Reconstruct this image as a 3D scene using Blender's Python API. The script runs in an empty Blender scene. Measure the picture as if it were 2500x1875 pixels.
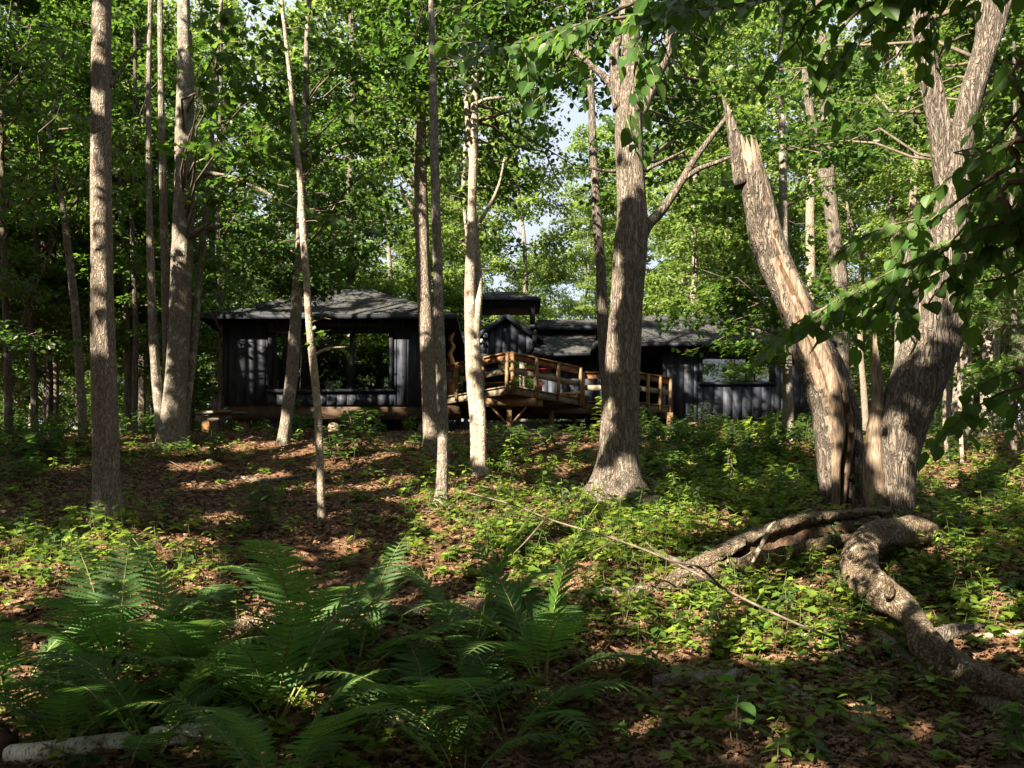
import bpy, math, random
import numpy as np
from math import radians, sin, cos, pi
from mathutils import Vector, Matrix

rng = np.random.default_rng(11)
random.seed(5)
scene = bpy.context.scene
COL = scene.collection

# ------------------------------------------------------------------ camera
F, CX, HZ = 2000.0, 1250.0, 1310.0          # focal length and horizon of a 2500 x 1875 picture
K = 2500.0 / 2212.0
cam = bpy.data.cameras.new('camera')
cam.sensor_width = 36.0
cam.lens = F / 2500.0 * 36.0
cam.shift_y = (HZ - 937.5) / 2500.0
cam.clip_start, cam.clip_end = 0.05, 2000.0
cam_ob = bpy.data.objects.new('camera', cam)
cam_ob.rotation_euler = (radians(90), 0, 0)
COL.objects.link(cam_ob)
scene.camera = cam_ob

# ------------------------------------------------------------------ sky and sun
SUN_EL, SUN_AZ = radians(32), radians(38)    # behind the camera, to the left
S = np.array([-cos(SUN_EL) * sin(SUN_AZ), -cos(SUN_EL) * cos(SUN_AZ), sin(SUN_EL)])
world = bpy.data.worlds.new('World')
scene.world = world
world.use_nodes = True
wn = world.node_tree.nodes
bg = wn['Background']
sky = wn.new('ShaderNodeTexSky')
sky.sky_type = 'NISHITA'
sky.sun_disc = False
sky.sun_elevation = SUN_EL
sky.sun_rotation = math.atan2(S[0], S[1])
sky.air_density, sky.dust_density, sky.ozone_density = 1.0, 3.0, 1.0
veil = wn.new('ShaderNodeMix'); veil.data_type = 'RGBA'           # thin high cloud over the blue
veil.inputs[7].default_value = (3.0, 3.25, 3.7, 1)
cn = wn.new('ShaderNodeTexNoise'); cn.inputs['Scale'].default_value = 2.2; cn.inputs['Detail'].default_value = 5
ctc = wn.new('ShaderNodeTexCoord')
cmr = wn.new('ShaderNodeMapRange'); cmr.inputs[1].default_value = .3; cmr.inputs[2].default_value = .7; cmr.inputs[3].default_value = .7; cmr.inputs[4].default_value = .95
wl = world.node_tree.links
wl.new(ctc.outputs['Generated'], cn.inputs['Vector']); wl.new(cn.outputs[0], cmr.inputs[0]); wl.new(cmr.outputs[0], veil.inputs[0])
wl.new(sky.outputs[0], veil.inputs[6]); wl.new(veil.outputs[2], bg.inputs[0])
bg.inputs[1].default_value = 0.05

sun = bpy.data.lights.new('sun', 'SUN')
sun.energy = 5.0
sun.angle = radians(0.5)
sun.color = (1.0, 0.87, 0.68)
sun_ob = bpy.data.objects.new('sun', sun)
sun_ob.rotation_euler = Vector(S).to_track_quat('Z', 'Y').to_euler()
sun_ob.location = (-30, -40, 40)
COL.objects.link(sun_ob)

scene.view_settings.view_transform = 'Standard'
scene.view_settings.look = 'None'
scene.view_settings.exposure = 2.6
scene.view_settings.gamma = 1.0
scene.view_settings.use_curve_mapping = False
cy = scene.cycles
cy.max_bounces, cy.diffuse_bounces, cy.glossy_bounces = 7, 4, 2
cy.transmission_bounces, cy.transparent_max_bounces = 4, 6
cy.caustics_reflective = cy.caustics_refractive = False
cy.use_denoising = True
cy.sample_clamp_indirect = 6.0

# ------------------------------------------------------------------ placing by photograph measurements
def P(px, py, Y):
    return np.array([(px - CX) / F * Y, Y, (HZ - py) / F * Y])
def D(u, v, Y):
    return P(u * K, v * K, Y)
def wid(w, Y):                               # width in display pixels to metres
    return w * K / F * Y
_gd = [-60, -20, 0, 3, 5.3, 6.3, 7.3, 8.4, 9.3, 10.5, 12.6, 14, 15.5, 17, 19, 21, 25, 40, 60, 100, 400]
_gz = [-2.6, -2.0, -1.72, -1.66, -1.5, -1.3, -.95, -.52, -.1, .3, .74, 1.16, 1.67, 2.0, 2.38, 2.68, 2.95, 3.6, 4.4, 6, 16]
def ground(x, y):
    x = np.asarray(x, float); y = np.asarray(y, float)
    z = (np.interp(y, _gd, _gz) + np.interp(y - .5, _gd, _gz) + np.interp(y + .5, _gd, _gz)) / 3
    z = z + .035 * np.sin(1.3 * x + .7 * y + 1) + .03 * np.sin(2.9 * x - 1.7 * y) + .015 * np.sin(6.1 * x + 4.3 * y + 2)
    z = z + .25 * np.clip((np.abs(x) - 9) / 12, 0, 1) * np.sin(.4 * x + 1)
    return z
def hit(u, v):
    """distance at which the line of sight through a display pixel meets the ground"""
    Y = np.arange(3.2, 60, .02)
    x = (u * K - CX) / F * Y
    d = (HZ - v * K) / F * Y - ground(x, Y)
    i = np.argmax(d <= 0)
    return float(Y[i]) if d[i] <= 0 else 60.0
def to_uv(x, y, z):
    return (CX + x / y * F) / K, (HZ - z / y * F) / K

# ------------------------------------------------------------------ mesh building
def norm(a):
    a = np.asarray(a, float)
    return a / np.maximum(np.linalg.norm(a, axis=-1, keepdims=True), 1e-9)

class Geo:
    def __init__(s):
        s.V = []; s.L = []; s.T = []; s.n = 0
    def add(s, V, faces):
        V = np.asarray(V, float)
        s.V.append(V)
        s.T.append(np.array([len(f) for f in faces], np.int32))
        s.L.append(np.array([i for f in faces for i in f], np.int32) + s.n)
        s.n += len(V)
        return s
    def quads(s, V, Q):
        V = np.asarray(V, float); Q = np.asarray(Q, np.int32)
        s.V.append(V); s.T.append(np.full(len(Q), Q.shape[1], np.int32)); s.L.append(Q.ravel() + s.n); s.n += len(V)
        return s
    def inst(s, tmpl, pos, X, Y, Z, sc):
        """copies of a template (verts, faces): pos N x 3, axes N x 3 each, scale N"""
        tv, tf = tmpl
        N = len(pos)
        if N == 0: return s
        sc = np.asarray(sc, float).reshape(-1, 1, 1)
        V = pos[:, None, :] + sc * (tv[None, :, 0:1] * X[:, None, :] + tv[None, :, 1:2] * Y[:, None, :] + tv[None, :, 2:3] * Z[:, None, :])
        k = len(tv)
        fl = np.array([i for f in tf for i in f], np.int32)
        ft = np.array([len(f) for f in tf], np.int32)
        s.V.append(V.reshape(-1, 3))
        s.L.append((fl[None, :] + (np.arange(N, dtype=np.int32) * k)[:, None]).ravel() + s.n)
        s.T.append(np.tile(ft, N))
        s.n += N * k
        return s
    def box(s, x0, x1, y0, y1, z0, z1):
        V = [(x, y, z) for z in (z0, z1) for y in (y0, y1) for x in (x0, x1)]
        return s.add(V, [(0, 2, 3, 1), (4, 5, 7, 6), (0, 1, 5, 4), (2, 6, 7, 3), (0, 4, 6, 2), (1, 3, 7, 5)])
    def bar(s, p, q, w, h, up=(0, 0, 1)):
        """beam from p to q, w wide across, h high along up"""
        p, q, up = np.asarray(p, float), np.asarray(q, float), np.asarray(up, float)
        d = norm(q - p); sx = np.cross(d, up)
        if np.linalg.norm(sx) < 1e-4: sx = np.cross(d, (0, 1, 0))
        sx = norm(sx); u = np.cross(sx, d)
        V = [b + sx * (a * w / 2) + u * (c * h / 2) for b in (p, q) for (a, c) in ((-1, -1), (1, -1), (1, 1), (-1, 1))]
        return s.add(V, [(0, 3, 2, 1), (4, 5, 6, 7), (0, 1, 5, 4), (1, 2, 6, 5), (2, 3, 7, 6), (3, 0, 4, 7)])
    def tube(s, pts, rad, sides=8, lump=0.0, seed=0, ragged=0.0, step=None, close=True, flare=None):
        pts = np.asarray(pts, float); rad = np.asarray(rad, float)
        if step: pts, rad = resample(pts, rad, step)
        n = len(pts)
        T = np.gradient(pts, axis=0); T = norm(T)
        a = np.array([1.0, 0, 0]) if abs(T[0][0]) < .8 else np.array([0, 1.0, 0])
        N0 = norm(np.cross(T[0], np.cross(a, T[0])))
        Ns = [N0]
        for i in range(1, n):
            v = Ns[-1] - T[i] * np.dot(Ns[-1], T[i]); Ns.append(norm(v))
        Ns = np.array(Ns); Bs = np.cross(T, Ns)
        th = np.arange(sides) * 2 * pi / sides
        rr = rad[:, None] * np.ones(sides)[None, :]
        if lump:
            r2 = np.random.default_rng(seed)
            arc = np.concatenate([[0], np.cumsum(np.linalg.norm(np.diff(pts, axis=0), axis=1))])
            m = np.zeros((n, sides))
            for k in range(9):
                f = r2.integers(1, 6); w = r2.uniform(.4, 5); ph = r2.uniform(0, 6.3, 2)
                m += np.sin(f * th[None, :] + ph[0] + w * .4 * np.sin(arc * .8 + ph[1])[:, None]) * np.sin(w * arc + ph[1])[:, None] / (.6 + .3 * f)
            m += r2.normal(0, .25, (n, sides))
            rr = rr * (1 + lump * m)
        if flare is not None:
            rr = rr * flare(np.arange(n) / max(n - 1, 1), th, pts)
        V = pts[:, None, :] + rr[:, :, None] * (np.cos(th)[None, :, None] * Ns[:, None, :] + np.sin(th)[None, :, None] * Bs[:, None, :])
        if ragged:
            r2 = np.random.default_rng(seed + 1)
            V[-1] += T[-1] * (r2.uniform(-.3, 1.0, sides) * ragged)[:, None]
            if n > 2: V[-2] += T[-1] * (r2.uniform(-.3, .3, sides) * ragged)[:, None]
        i = np.arange(n - 1)[:, None] * sides; j = np.arange(sides)[None, :]
        j2 = (j + 1) % sides
        Q = np.stack([i + j, i + j2, i + sides + j2, i + sides + j], -1).reshape(-1, 4)
        s.quads(V.reshape(-1, 3), Q)
        if close:
            s.T.append(np.array([sides], np.int32)); s.L.append(np.arange(sides)[::-1].astype(np.int32) + s.n - n * sides)
            if not ragged:
                s.T.append(np.array([sides], np.int32)); s.L.append(np.arange(sides).astype(np.int32) + s.n - sides)
            else:
                c = (pts[-1] - T[-1] * ragged * .9)[None, :]
                base = s.n - sides
                s.V.append(c)
                tri = np.stack([base + np.arange(sides), base + (np.arange(sides) + 1) % sides, np.full(sides, s.n)], -1)
                s.T.append(np.full(sides, 3, np.int32)); s.L.append(tri.ravel().astype(np.int32)); s.n += 1
        return s
    def mesh(s, name, smooth=False, origin=(0, 0, 0)):
        me = bpy.data.meshes.new(name)
        V = (np.concatenate(s.V) - np.asarray(origin, float)) if s.V else np.zeros((0, 3))
        L = np.concatenate(s.L); T = np.concatenate(s.T)
        me.vertices.add(len(V)); me.vertices.foreach_set('co', V.astype(np.float32).ravel())
        me.loops.add(len(L)); me.loops.foreach_set('vertex_index', L.astype(np.int32))
        me.polygons.add(len(T))
        st = np.concatenate([[0], np.cumsum(T)[:-1]]).astype(np.int32)
        me.polygons.foreach_set('loop_start', st)
        me.polygons.foreach_set('loop_total', T.astype(np.int32))
        if smooth: me.polygons.foreach_set('use_smooth', np.ones(len(T), bool))
        me.update(calc_edges=True)
        return me

def resample(pts, rad, step):
    """Catmull-Rom through the points, about step apart"""
    n = len(pts)
    Pp = np.vstack([2 * pts[0] - pts[1], pts, 2 * pts[-1] - pts[-2]])
    Rr = np.concatenate([[rad[0]], rad, [rad[-1]]])
    op, orr = [], []
    for i in range(n - 1):
        a, b, c, d = Pp[i], Pp[i + 1], Pp[i + 2], Pp[i + 3]
        k = max(1, int(round(np.linalg.norm(c - b) / step)))
        t = (np.arange(k) / k)[:, None]
        op.append(.5 * (2 * b + (c - a) * t + (2 * a - 5 * b + 4 * c - d) * t ** 2 + (3 * b - a - 3 * c + d) * t ** 3))
        orr.append(Rr[i + 1] + (Rr[i + 2] - Rr[i + 1]) * t[:, 0])
    op.append(pts[-1:]); orr.append(rad[-1:])
    return np.vstack(op), np.concatenate(orr)

ORIGIN = {}
def empty(name, loc, label, cat, group=None):
    o = bpy.data.objects.new(name, None)
    o.empty_display_size = .2
    o.location = loc
    COL.objects.link(o)
    o['label'] = label; o['category'] = cat
    if group: o['group'] = group
    ORIGIN[o.name] = np.asarray(loc, float)
    return o
def obj(name, geo, mat, parent=None, smooth=False, kind=None, label=None, cat=None, group=None, loc=None):
    """one mesh object from world coordinates; origin = the thing's base"""
    if parent is not None: org = ORIGIN[parent.name]
    elif loc is not None: org = np.asarray(loc, float)
    else: org = np.zeros(3)
    me = geo if isinstance(geo, bpy.types.Mesh) else geo.mesh(name, smooth, org)
    if mat: me.materials.append(mat)
    o = bpy.data.objects.new(name, me)
    COL.objects.link(o)
    if parent is not None: o.parent = parent
    else: o.location = org
    ORIGIN[o.name] = org
    if kind: o['kind'] = kind
    if label: o['label'] = label
    if cat: o['category'] = cat
    if group: o['group'] = group
    return o
def copy_tree(o, parent=None):
    c = o.copy(); COL.objects.link(c)
    if parent is not None: c.parent = parent
    for ch in o.children: copy_tree(ch, c)
    return c

# ------------------------------------------------------------------ materials
def new_mat(name):
    m = bpy.data.materials.new(name); m.use_nodes = True
    nt = m.node_tree
    return m, nt, nt.nodes, nt.links, nt.nodes['Principled BSDF']
def ramp(nodes, stops):
    r = nodes.new('ShaderNodeValToRGB')
    e = r.color_ramp.elements
    while len(e) < len(stops): e.new(.5)
    for i, (p, c) in enumerate(stops):
        e[i].position = p; e[i].color = (*c, 1)
    return r
def leaf_mat(name, cols, trans, rough=.42, tfac=.45, single=False):
    m, nt, N, L, b = new_mat(name)
    g = N.new('ShaderNodeNewGeometry')
    r = ramp(N, [(i / (len(cols) - 1), c) for i, c in enumerate(cols)])
    rnd = g.outputs['Random Per Island']
    if single:                                # leaves that are objects of their own
        oi = N.new('ShaderNodeObjectInfo'); ad = N.new('ShaderNodeMath'); ad.operation = 'ADD'
        L.new(oi.outputs['Random'], ad.inputs[0]); L.new(rnd, ad.inputs[1])
        fr = N.new('ShaderNodeMath'); fr.operation = 'FRACT'; L.new(ad.outputs[0], fr.inputs[0]); rnd = fr.outputs[0]
    L.new(rnd, r.inputs[0])
    L.new(r.outputs[0], b.inputs['Base Color'])
    b.inputs['Roughness'].default_value = rough
    b.inputs['Specular IOR Level'].default_value = .35
    t = N.new('ShaderNodeBsdfTranslucent')
    mx = N.new('ShaderNodeMix'); mx.data_type = 'RGBA'; mx.blend_type = 'MULTIPLY'
    mx.inputs[0].default_value = 1
    sc = N.new('ShaderNodeMix'); sc.data_type = 'RGBA'
    sc.inputs[6].default_value = (*trans, 1)
    sc.inputs[7].default_value = (trans[0] * .55, trans[1] * .75, trans[2], 1)
    L.new(rnd, sc.inputs[0])
    L.new(sc.outputs[2], t.inputs[0])
    ms = N.new('ShaderNodeMixShader'); ms.inputs[0].default_value = tfac
    L.new(b.outputs[0], ms.inputs[1]); L.new(t.outputs[0], ms.inputs[2])
    L.new(ms.outputs[0], N['Material Output'].inputs[0])
    return m
def add_veins(m):
    """midrib and side veins from the leaf's own extent"""
    nt = m.node_tree; N, L = nt.nodes, nt.links; b = N['Principled BSDF']
    tc = N.new('ShaderNodeTexCoord'); sp = N.new('ShaderNodeSeparateXYZ'); L.new(tc.outputs['Generated'], sp.inputs[0])
    def mt(op, a, c, clamp=False):
        n = N.new('ShaderNodeMath'); n.operation = op; n.use_clamp = clamp
        for i, q in enumerate((a, c)):
            if q is None: continue
            if isinstance(q, (int, float)): n.inputs[i].default_value = q
            else: L.new(q, n.inputs[i])
        return n.outputs[0]
    ax = mt('ABSOLUTE', mt('SUBTRACT', sp.outputs[0], .5), None)
    fr = mt('FRACT', mt('MULTIPLY', mt('SUBTRACT', sp.outputs[1], mt('MULTIPLY', ax, .75)), 7.0), None)
    side = mt('LESS_THAN', fr, .13); mid = mt('LESS_THAN', ax, .016)
    v = mt('MAXIMUM', side, mid)
    src = b.inputs['Base Color'].links[0].from_socket
    mx = N.new('ShaderNodeMix'); mx.data_type = 'RGBA'; L.new(mt('MULTIPLY', v, .4), mx.inputs[0]); L.new(src, mx.inputs[6]); mx.inputs[7].default_value = (.15, .22, .07, 1)
    L.new(mx.outputs[2], b.inputs['Base Color'])
    bp = N.new('ShaderNodeBump'); bp.inputs['Distance'].default_value = .004; bp.invert = True; L.new(fr, bp.inputs['Height']); L.new(bp.outputs[0], b.inputs['Normal'])
def tex_coord(N, L, scale=(1, 1, 1), kind='Object'):
    tc = N.new('ShaderNodeTexCoord'); mp = N.new('ShaderNodeMapping')
    mp.inputs['Scale'].default_value = scale
    L.new(tc.outputs[kind], mp.inputs[0])
    return mp
def bark_mat(name, dark, light, lichen=(.2, .22, .13), sx=16, sz=2.6, furrow=.03, lich=.62):
    m, nt, N, L, b = new_mat(name)
    mp = tex_coord(N, L, (sx, sx, sz))
    nz = N.new('ShaderNodeTexNoise'); nz.inputs['Scale'].default_value = 1.0; nz.inputs['Detail'].default_value = 3; nz.inputs['Roughness'].default_value = .55; nz.inputs['Distortion'].default_value = .7
    L.new(mp.outputs[0], nz.inputs['Vector'])
    s1 = N.new('ShaderNodeMath'); s1.operation = 'SUBTRACT'; s1.inputs[1].default_value = .5; L.new(nz.outputs[0], s1.inputs[0])
    s2 = N.new('ShaderNodeMath'); s2.operation = 'ABSOLUTE'; L.new(s1.outputs[0], s2.inputs[0])
    vo = N.new('ShaderNodeMath'); vo.operation = 'MULTIPLY'; vo.inputs[1].default_value = 5.5; vo.use_clamp = True; L.new(s2.outputs[0], vo.inputs[0])
    fine = N.new('ShaderNodeTexNoise'); fine.inputs['Scale'].default_value = 5; fine.inputs['Detail'].default_value = 6; fine.inputs['Roughness'].default_value = .7
    L.new(mp.outputs[0], fine.inputs['Vector'])
    r = ramp(N, [(0, dark), (.3, tuple(.35 * a + .65 * c for a, c in zip(dark, light))), (.9, light)])
    L.new(vo.outputs[0], r.inputs[0])
    mp2 = tex_coord(N, L, (1, 1, 1))
    big = N.new('ShaderNodeTexNoise'); big.inputs['Scale'].default_value = 5.5; big.inputs['Detail'].default_value = 7; big.inputs['Roughness'].default_value = .68
    L.new(mp2.outputs[0], big.inputs['Vector'])
    rl = ramp(N, [(lich, (0, 0, 0)), (lich + .08, (1, 1, 1))])
    L.new(big.outputs[0], rl.inputs[0])
    mix = N.new('ShaderNodeMix'); mix.data_type = 'RGBA'
    L.new(rl.outputs[0], mix.inputs[0]); L.new(r.outputs[0], mix.inputs[6]); mix.inputs[7].default_value = (*lichen, 1)
    mul = N.new('ShaderNodeMix'); mul.data_type = 'RGBA'; mul.blend_type = 'MULTIPLY'; mul.inputs[0].default_value = .7
    rf = ramp(N, [(.3, (.68, .66, .64)), (.7, (1.3, 1.28, 1.25))])
    L.new(fine.outputs[0], rf.inputs[0])
    L.new(mix.outputs[2], mul.inputs[6]); L.new(rf.outputs[0], mul.inputs[7])
    L.new(mul.outputs[2], b.inputs['Base Color'])
    b.inputs['Roughness'].default_value = .92
    b.inputs['Specular IOR Level'].default_value = .15
    h = N.new('ShaderNodeMath'); h.operation = 'MULTIPLY_ADD'; h.inputs[1].default_value = .35
    L.new(fine.outputs[0], h.inputs[0]); L.new(vo.outputs[0], h.inputs[2])
    bp = N.new('ShaderNodeBump'); bp.inputs['Strength'].default_value = 1; bp.inputs['Distance'].default_value = furrow
    L.new(h.outputs[0], bp.inputs['Height']); L.new(bp.outputs[0], b.inputs['Normal'])
    return m
def wood_mat(name, c0, c1, rough=.75, scale=(3, 3, 40), bump=.004):
    m, nt, N, L, b = new_mat(name)
    mp = tex_coord(N, L, scale)
    nz = N.new('ShaderNodeTexNoise'); nz.inputs['Scale'].default_value = 1.2; nz.inputs['Detail'].default_value = 6; nz.inputs['Distortion'].default_value = .6
    L.new(mp.outputs[0], nz.inputs['Vector'])
    r = ramp(N, [(.3, c0), (.7, c1)])
    L.new(nz.outputs[0], r.inputs[0])
    mp2 = tex_coord(N, L, (1, 1, 1))
    n2 = N.new('ShaderNodeTexNoise'); n2.inputs['Scale'].default_value = 3.5; n2.inputs['Detail'].default_value = 5
    L.new(mp2.outputs[0], n2.inputs['Vector'])
    r2 = ramp(N, [(.35, (.55, .55, .55)), (.65, (1.15, 1.12, 1.1))])
    L.new(n2.outputs[0], r2.inputs[0])
    mu = N.new('ShaderNodeMix'); mu.data_type = 'RGBA'; mu.blend_type = 'MULTIPLY'; mu.inputs[0].default_value = .8
    L.new(r.outputs[0], mu.inputs[6]); L.new(r2.outputs[0], mu.inputs[7])
    L.new(mu.outputs[2], b.inputs['Base Color'])
    b.inputs['Roughness'].default_value = rough
    b.inputs['Specular IOR Level'].default_value = .25
    bp = N.new('ShaderNodeBump'); bp.inputs['Distance'].default_value = bump; bp.inputs['Strength'].default_value = .7
    L.new(nz.outputs[0], bp.inputs['Height']); L.new(bp.outputs[0], b.inputs['Normal'])
    return m
def flat_mat(name, c, rough=.6, metal=0.0):
    m, nt, N, L, b = new_mat(name)
    mp = tex_coord(N, L, (6, 6, 6))
    nz = N.new('ShaderNodeTexNoise'); nz.inputs['Detail'].default_value = 5
    L.new(mp.outputs[0], nz.inputs['Vector'])
    r = ramp(N, [(.3, tuple(.75 * a for a in c)), (.7, tuple(1.15 * a for a in c))])
    L.new(nz.outputs[0], r.inputs[0]); L.new(r.outputs[0], b.inputs['Base Color'])
    b.inputs['Roughness'].default_value = rough; b.inputs['Metallic'].default_value = metal
    return m

M = {}
M['maple'] = leaf_mat('maple_leaf', [(.02, .048, .011), (.034, .074, .014), (.058, .1, .018), (.038, .08, .015)], (.15, .26, .025))
M['oak'] = leaf_mat('oak_leaf', [(.018, .044, .014), (.03, .064, .016), (.046, .084, .02)], (.12, .22, .026))
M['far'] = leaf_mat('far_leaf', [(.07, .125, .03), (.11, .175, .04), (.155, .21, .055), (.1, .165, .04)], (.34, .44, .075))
M['dark'] = leaf_mat('dark_leaf', [(.02, .05, .014), (.035, .075, .018), (.05, .09, .02)], (.13, .23, .03))
M['linden'] = leaf_mat('linden_leaf', [(.03, .08, .018), (.048, .105, .022), (.066, .13, .026)], (.2, .36, .035), rough=.36, single=True)
add_veins(M['linden'])
M['fern'] = leaf_mat('fern_leaf', [(.04, .1, .03), (.058, .13, .032), (.075, .15, .034)], (.2, .36, .045), rough=.62, single=True)
M['herb'] = leaf_mat('herb_leaf', [(.07, .135, .022), (.115, .185, .026), (.185, .24, .038), (.1, .165, .028)], (.32, .42, .04))
M['grass'] = leaf_mat('grass_blade', [(.1, .13, .03), (.15, .17, .05), (.22, .2, .08)], (.25, .3, .06))
M['needle'] = leaf_mat('pine_needle', [(.1, .15, .06), (.15, .2, .08)], (.2, .28, .08), tfac=.25)
M['litter'] = leaf_mat('dead_leaf', [(.055, .03, .017), (.115, .064, .034), (.175, .1, .055), (.085, .044, .024), (.25, .165, .1)], (.2, .11, .05), rough=.7, tfac=.12)
M['bark_ash'] = bark_mat('ash_bark', (.1, .082, .066), (.34, .29, .24), sx=30, sz=9, furrow=.025, lichen=(.27, .28, .22), lich=.6)
M['bark_oak'] = bark_mat('oak_bark', (.06, .05, .042), (.27, .23, .19), sx=24, sz=4, furrow=.045, lichen=(.26, .27, .22))
M['bark_maple'] = bark_mat('maple_bark', (.085, .074, .062), (.25, .22, .185), sx=30, sz=9, furrow=.015, lichen=(.33, .34, .29), lich=.55)
M['bark_pale'] = bark_mat('pale_bark', (.17, .14, .11), (.345, .295, .235), sx=20, sz=14, furrow=.012, lichen=(.46, .44, .39), lich=.56)
M['bark_dark'] = bark_mat('dark_bark', (.055, .047, .04), (.19, .165, .14), sx=24, sz=4)
M['bark_old'] = bark_mat('old_bark', (.035, .03, .026), (.21, .18, .15), sx=22, sz=3.6, furrow=.05, lichen=(.2, .17, .13), lich=.6)
M['bark_log'] = bark_mat('log_bark', (.06, .045, .03), (.29, .225, .16), sx=22, sz=15, furrow=.05, lichen=(.36, .36, .29), lich=.58)
M['heart'] = wood_mat('bare_heartwood', (.07, .045, .03), (.28, .22, .165), scale=(34, 34, 5), bump=.02, rough=.85)
M['rot'] = wood_mat('rotten_wood', (.03, .019, .011), (.125, .078, .046), scale=(24, 24, 3), bump=.03, rough=.95)
M['twig'] = wood_mat('twig_bark', (.07, .055, .042), (.16, .13, .1), scale=(20, 20, 20))
M['stem'] = flat_mat('green_stem', (.07, .1, .03), .7)
M['fernstem'] = flat_mat('fern_stalk', (.2, .2, .05), .55)
M['birch'] = None

# ------------------------------------------------------------------ leaf shapes (length 1 along +Y, face up +Z)
def halves(out, fold=.12, cup=.0):
    """a leaf from one side's outline [(x, y)...] (without the midrib ends): two folded halves that share the midrib"""
    n = len(out)
    V = [(0, 0, 0), (0, 1, -cup)]
    for sgn in (1, -1):
        for x, y in out: V.append((sgn * x, y, fold * x * 2 - cup * y * y))
    f1 = [0] + list(range(2, 2 + n)) + [1]
    f2 = [1] + list(range(2 + 2 * n - 1, 2 + n - 1, -1)) + [0]
    return np.array(V, float), [f1, f2]
LEAF_FAR = halves([(.33, .42)], .2)
LEAF_OVAL = halves([(.22, .12), (.36, .4), (.26, .74)], .14, .08)
LEAF_MAPLE = halves([(.2, .02), (.47, .1), (.34, .3), (.56, .52), (.3, .54), (.24, .72), (.13, .72)], .1, .1)
LEAF_OAK = halves([(.1, .1), (.2, .22), (.11, .3), (.3, .46), (.16, .52), (.32, .72), (.15, .76), (.14, .92)], .1, .08)
LEAF_LINDEN = halves([(.17, -.07), (.34, .03), (.42, .2), (.4, .42), (.28, .66), (.12, .86)], .1, .12)
LEAF_DEAD = halves([(.12, .1), (.24, .22), (.1, .32), (.32, .5), (.14, .56), (.28, .78), (.12, .85)], -.45, .25)
LEAF_HERB = halves([(.18, .16), (.3, .42), (.16, .76)], .12, .1)

def axes_from(yd, nz):
    Y = norm(yd); Z = nz - Y * np.sum(nz * Y, -1, keepdims=True); Z = norm(Z); X = np.cross(Y, Z)
    return X, Y, Z

# ------------------------------------------------------------------ where sun comes through gaps in the leaves
LIT = []                                      # (point, radius) of sunlit places: the canopy keeps a gap on the way to the sun
def lit(p, r): LIT.append((np.asarray(p, float), r))
def litg(u, v, r):
    Y = hit(u, v); lit(D(u, v, Y), wid(r, Y))
def keep(C, start=.8, grow=.08):
    """which leaf centres do not stand in the way of a sunlit place"""
    ok = np.ones(len(C), bool)
    for p, r in LIT:
        d = C - p
        t = d @ S
        q2 = np.einsum('ij,ij->i', d, d) - t * t
        ok &= ~((t > start) & (q2 < (r + grow) ** 2))
    return ok | (rng.random(len(C)) < .012)

for a in [(40, 1180, 60), (130, 1195, 60), (230, 1215, 65), (330, 1235, 60), (250, 1275, 40), (60, 1290, 40), (420, 1225, 35),
          (1040, 1085, 60), (1150, 1115, 75), (1250, 1140, 85), (1340, 1190, 80), (1000, 1170, 50), (1180, 1215, 90), (1290, 1270, 80),
          (1410, 1170, 60), (1500, 1240, 60), (1560, 1330, 80), (1450, 1340, 70), (1650, 1320, 75), (1760, 1290, 60), (1560, 1130, 50), (1480, 1110, 50),
          (1000, 1290, 60), (900, 1320, 45), (750, 1350, 45), (1100, 1410, 55), (1340, 1410, 50), (590, 1330, 40), (1700, 1390, 50), (1800, 1230, 35),
          (545, 962, 45), (650, 975, 45), (740, 1000, 50), (840, 1042, 50), (900, 1078, 40), (430, 1010, 35), (300, 965, 30), (160, 1012, 30), (590, 1030, 30),
          (1180, 965, 40), (1120, 1005, 40), (1265, 965, 25), (1085, 1055, 35), (1460, 950, 40), (1230, 1010, 30), (1000, 1035, 30), (820, 985, 35), (700, 1060, 35),
          (2140, 1010, 40), (2050, 1065, 35), (2110, 1105, 35), (2060, 1190, 40), (2150, 1300, 50), (2120, 1240, 40), (2180, 1370, 40),
          (1480, 1010, 30), (1620, 1060, 30), (1700, 1040, 25), (760, 1180, 30), (880, 1210, 30), (480, 1120, 25)]:
    litg(*a)
for u, v, Y, r in [(1870, 1185, 8.4, 30), (1885, 1250, 8.0, 38), (1940, 1300, 7.6, 36), (1985, 1150, 9.2, 28), (2020, 1360, 7.0, 26), (1720, 1185, 9.1, 34),
                   (1640, 1195, 8.9, 34), (1550, 1220, 8.6, 34), (1470, 1255, 8.3, 30), (1800, 1170, 9.4, 26)]:
    lit(D(u, v, Y), wid(r, Y))
for u in range(985, 1520, 62):                # the broad sunny band of herbs, the sunny patch on the far side, and round the logs
    for v in range(1085, 1265, 42): litg(u + rng.uniform(-18, 18), v + rng.uniform(-12, 12), rng.uniform(34, 56))
for u in range(10, 470, 60):
    for v in range(1170, 1285, 40): litg(u + rng.uniform(-18, 18), v + rng.uniform(-12, 12), rng.uniform(30, 50))
for u in range(1400, 1860, 66):
    for v in range(1260, 1400, 46): litg(u + rng.uniform(-18, 18), v + rng.uniform(-12, 12), rng.uniform(28, 50))
for u in range(420, 1000, 75):
    litg(u + rng.uniform(-25, 25), 965 + rng.uniform(-12, 12), rng.uniform(26, 40)); litg(u + rng.uniform(-25, 25), 1040 + rng.uniform(-20, 20), rng.uniform(22, 36))
WALL_L, WALL_R = 21.0, 23.0
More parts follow.
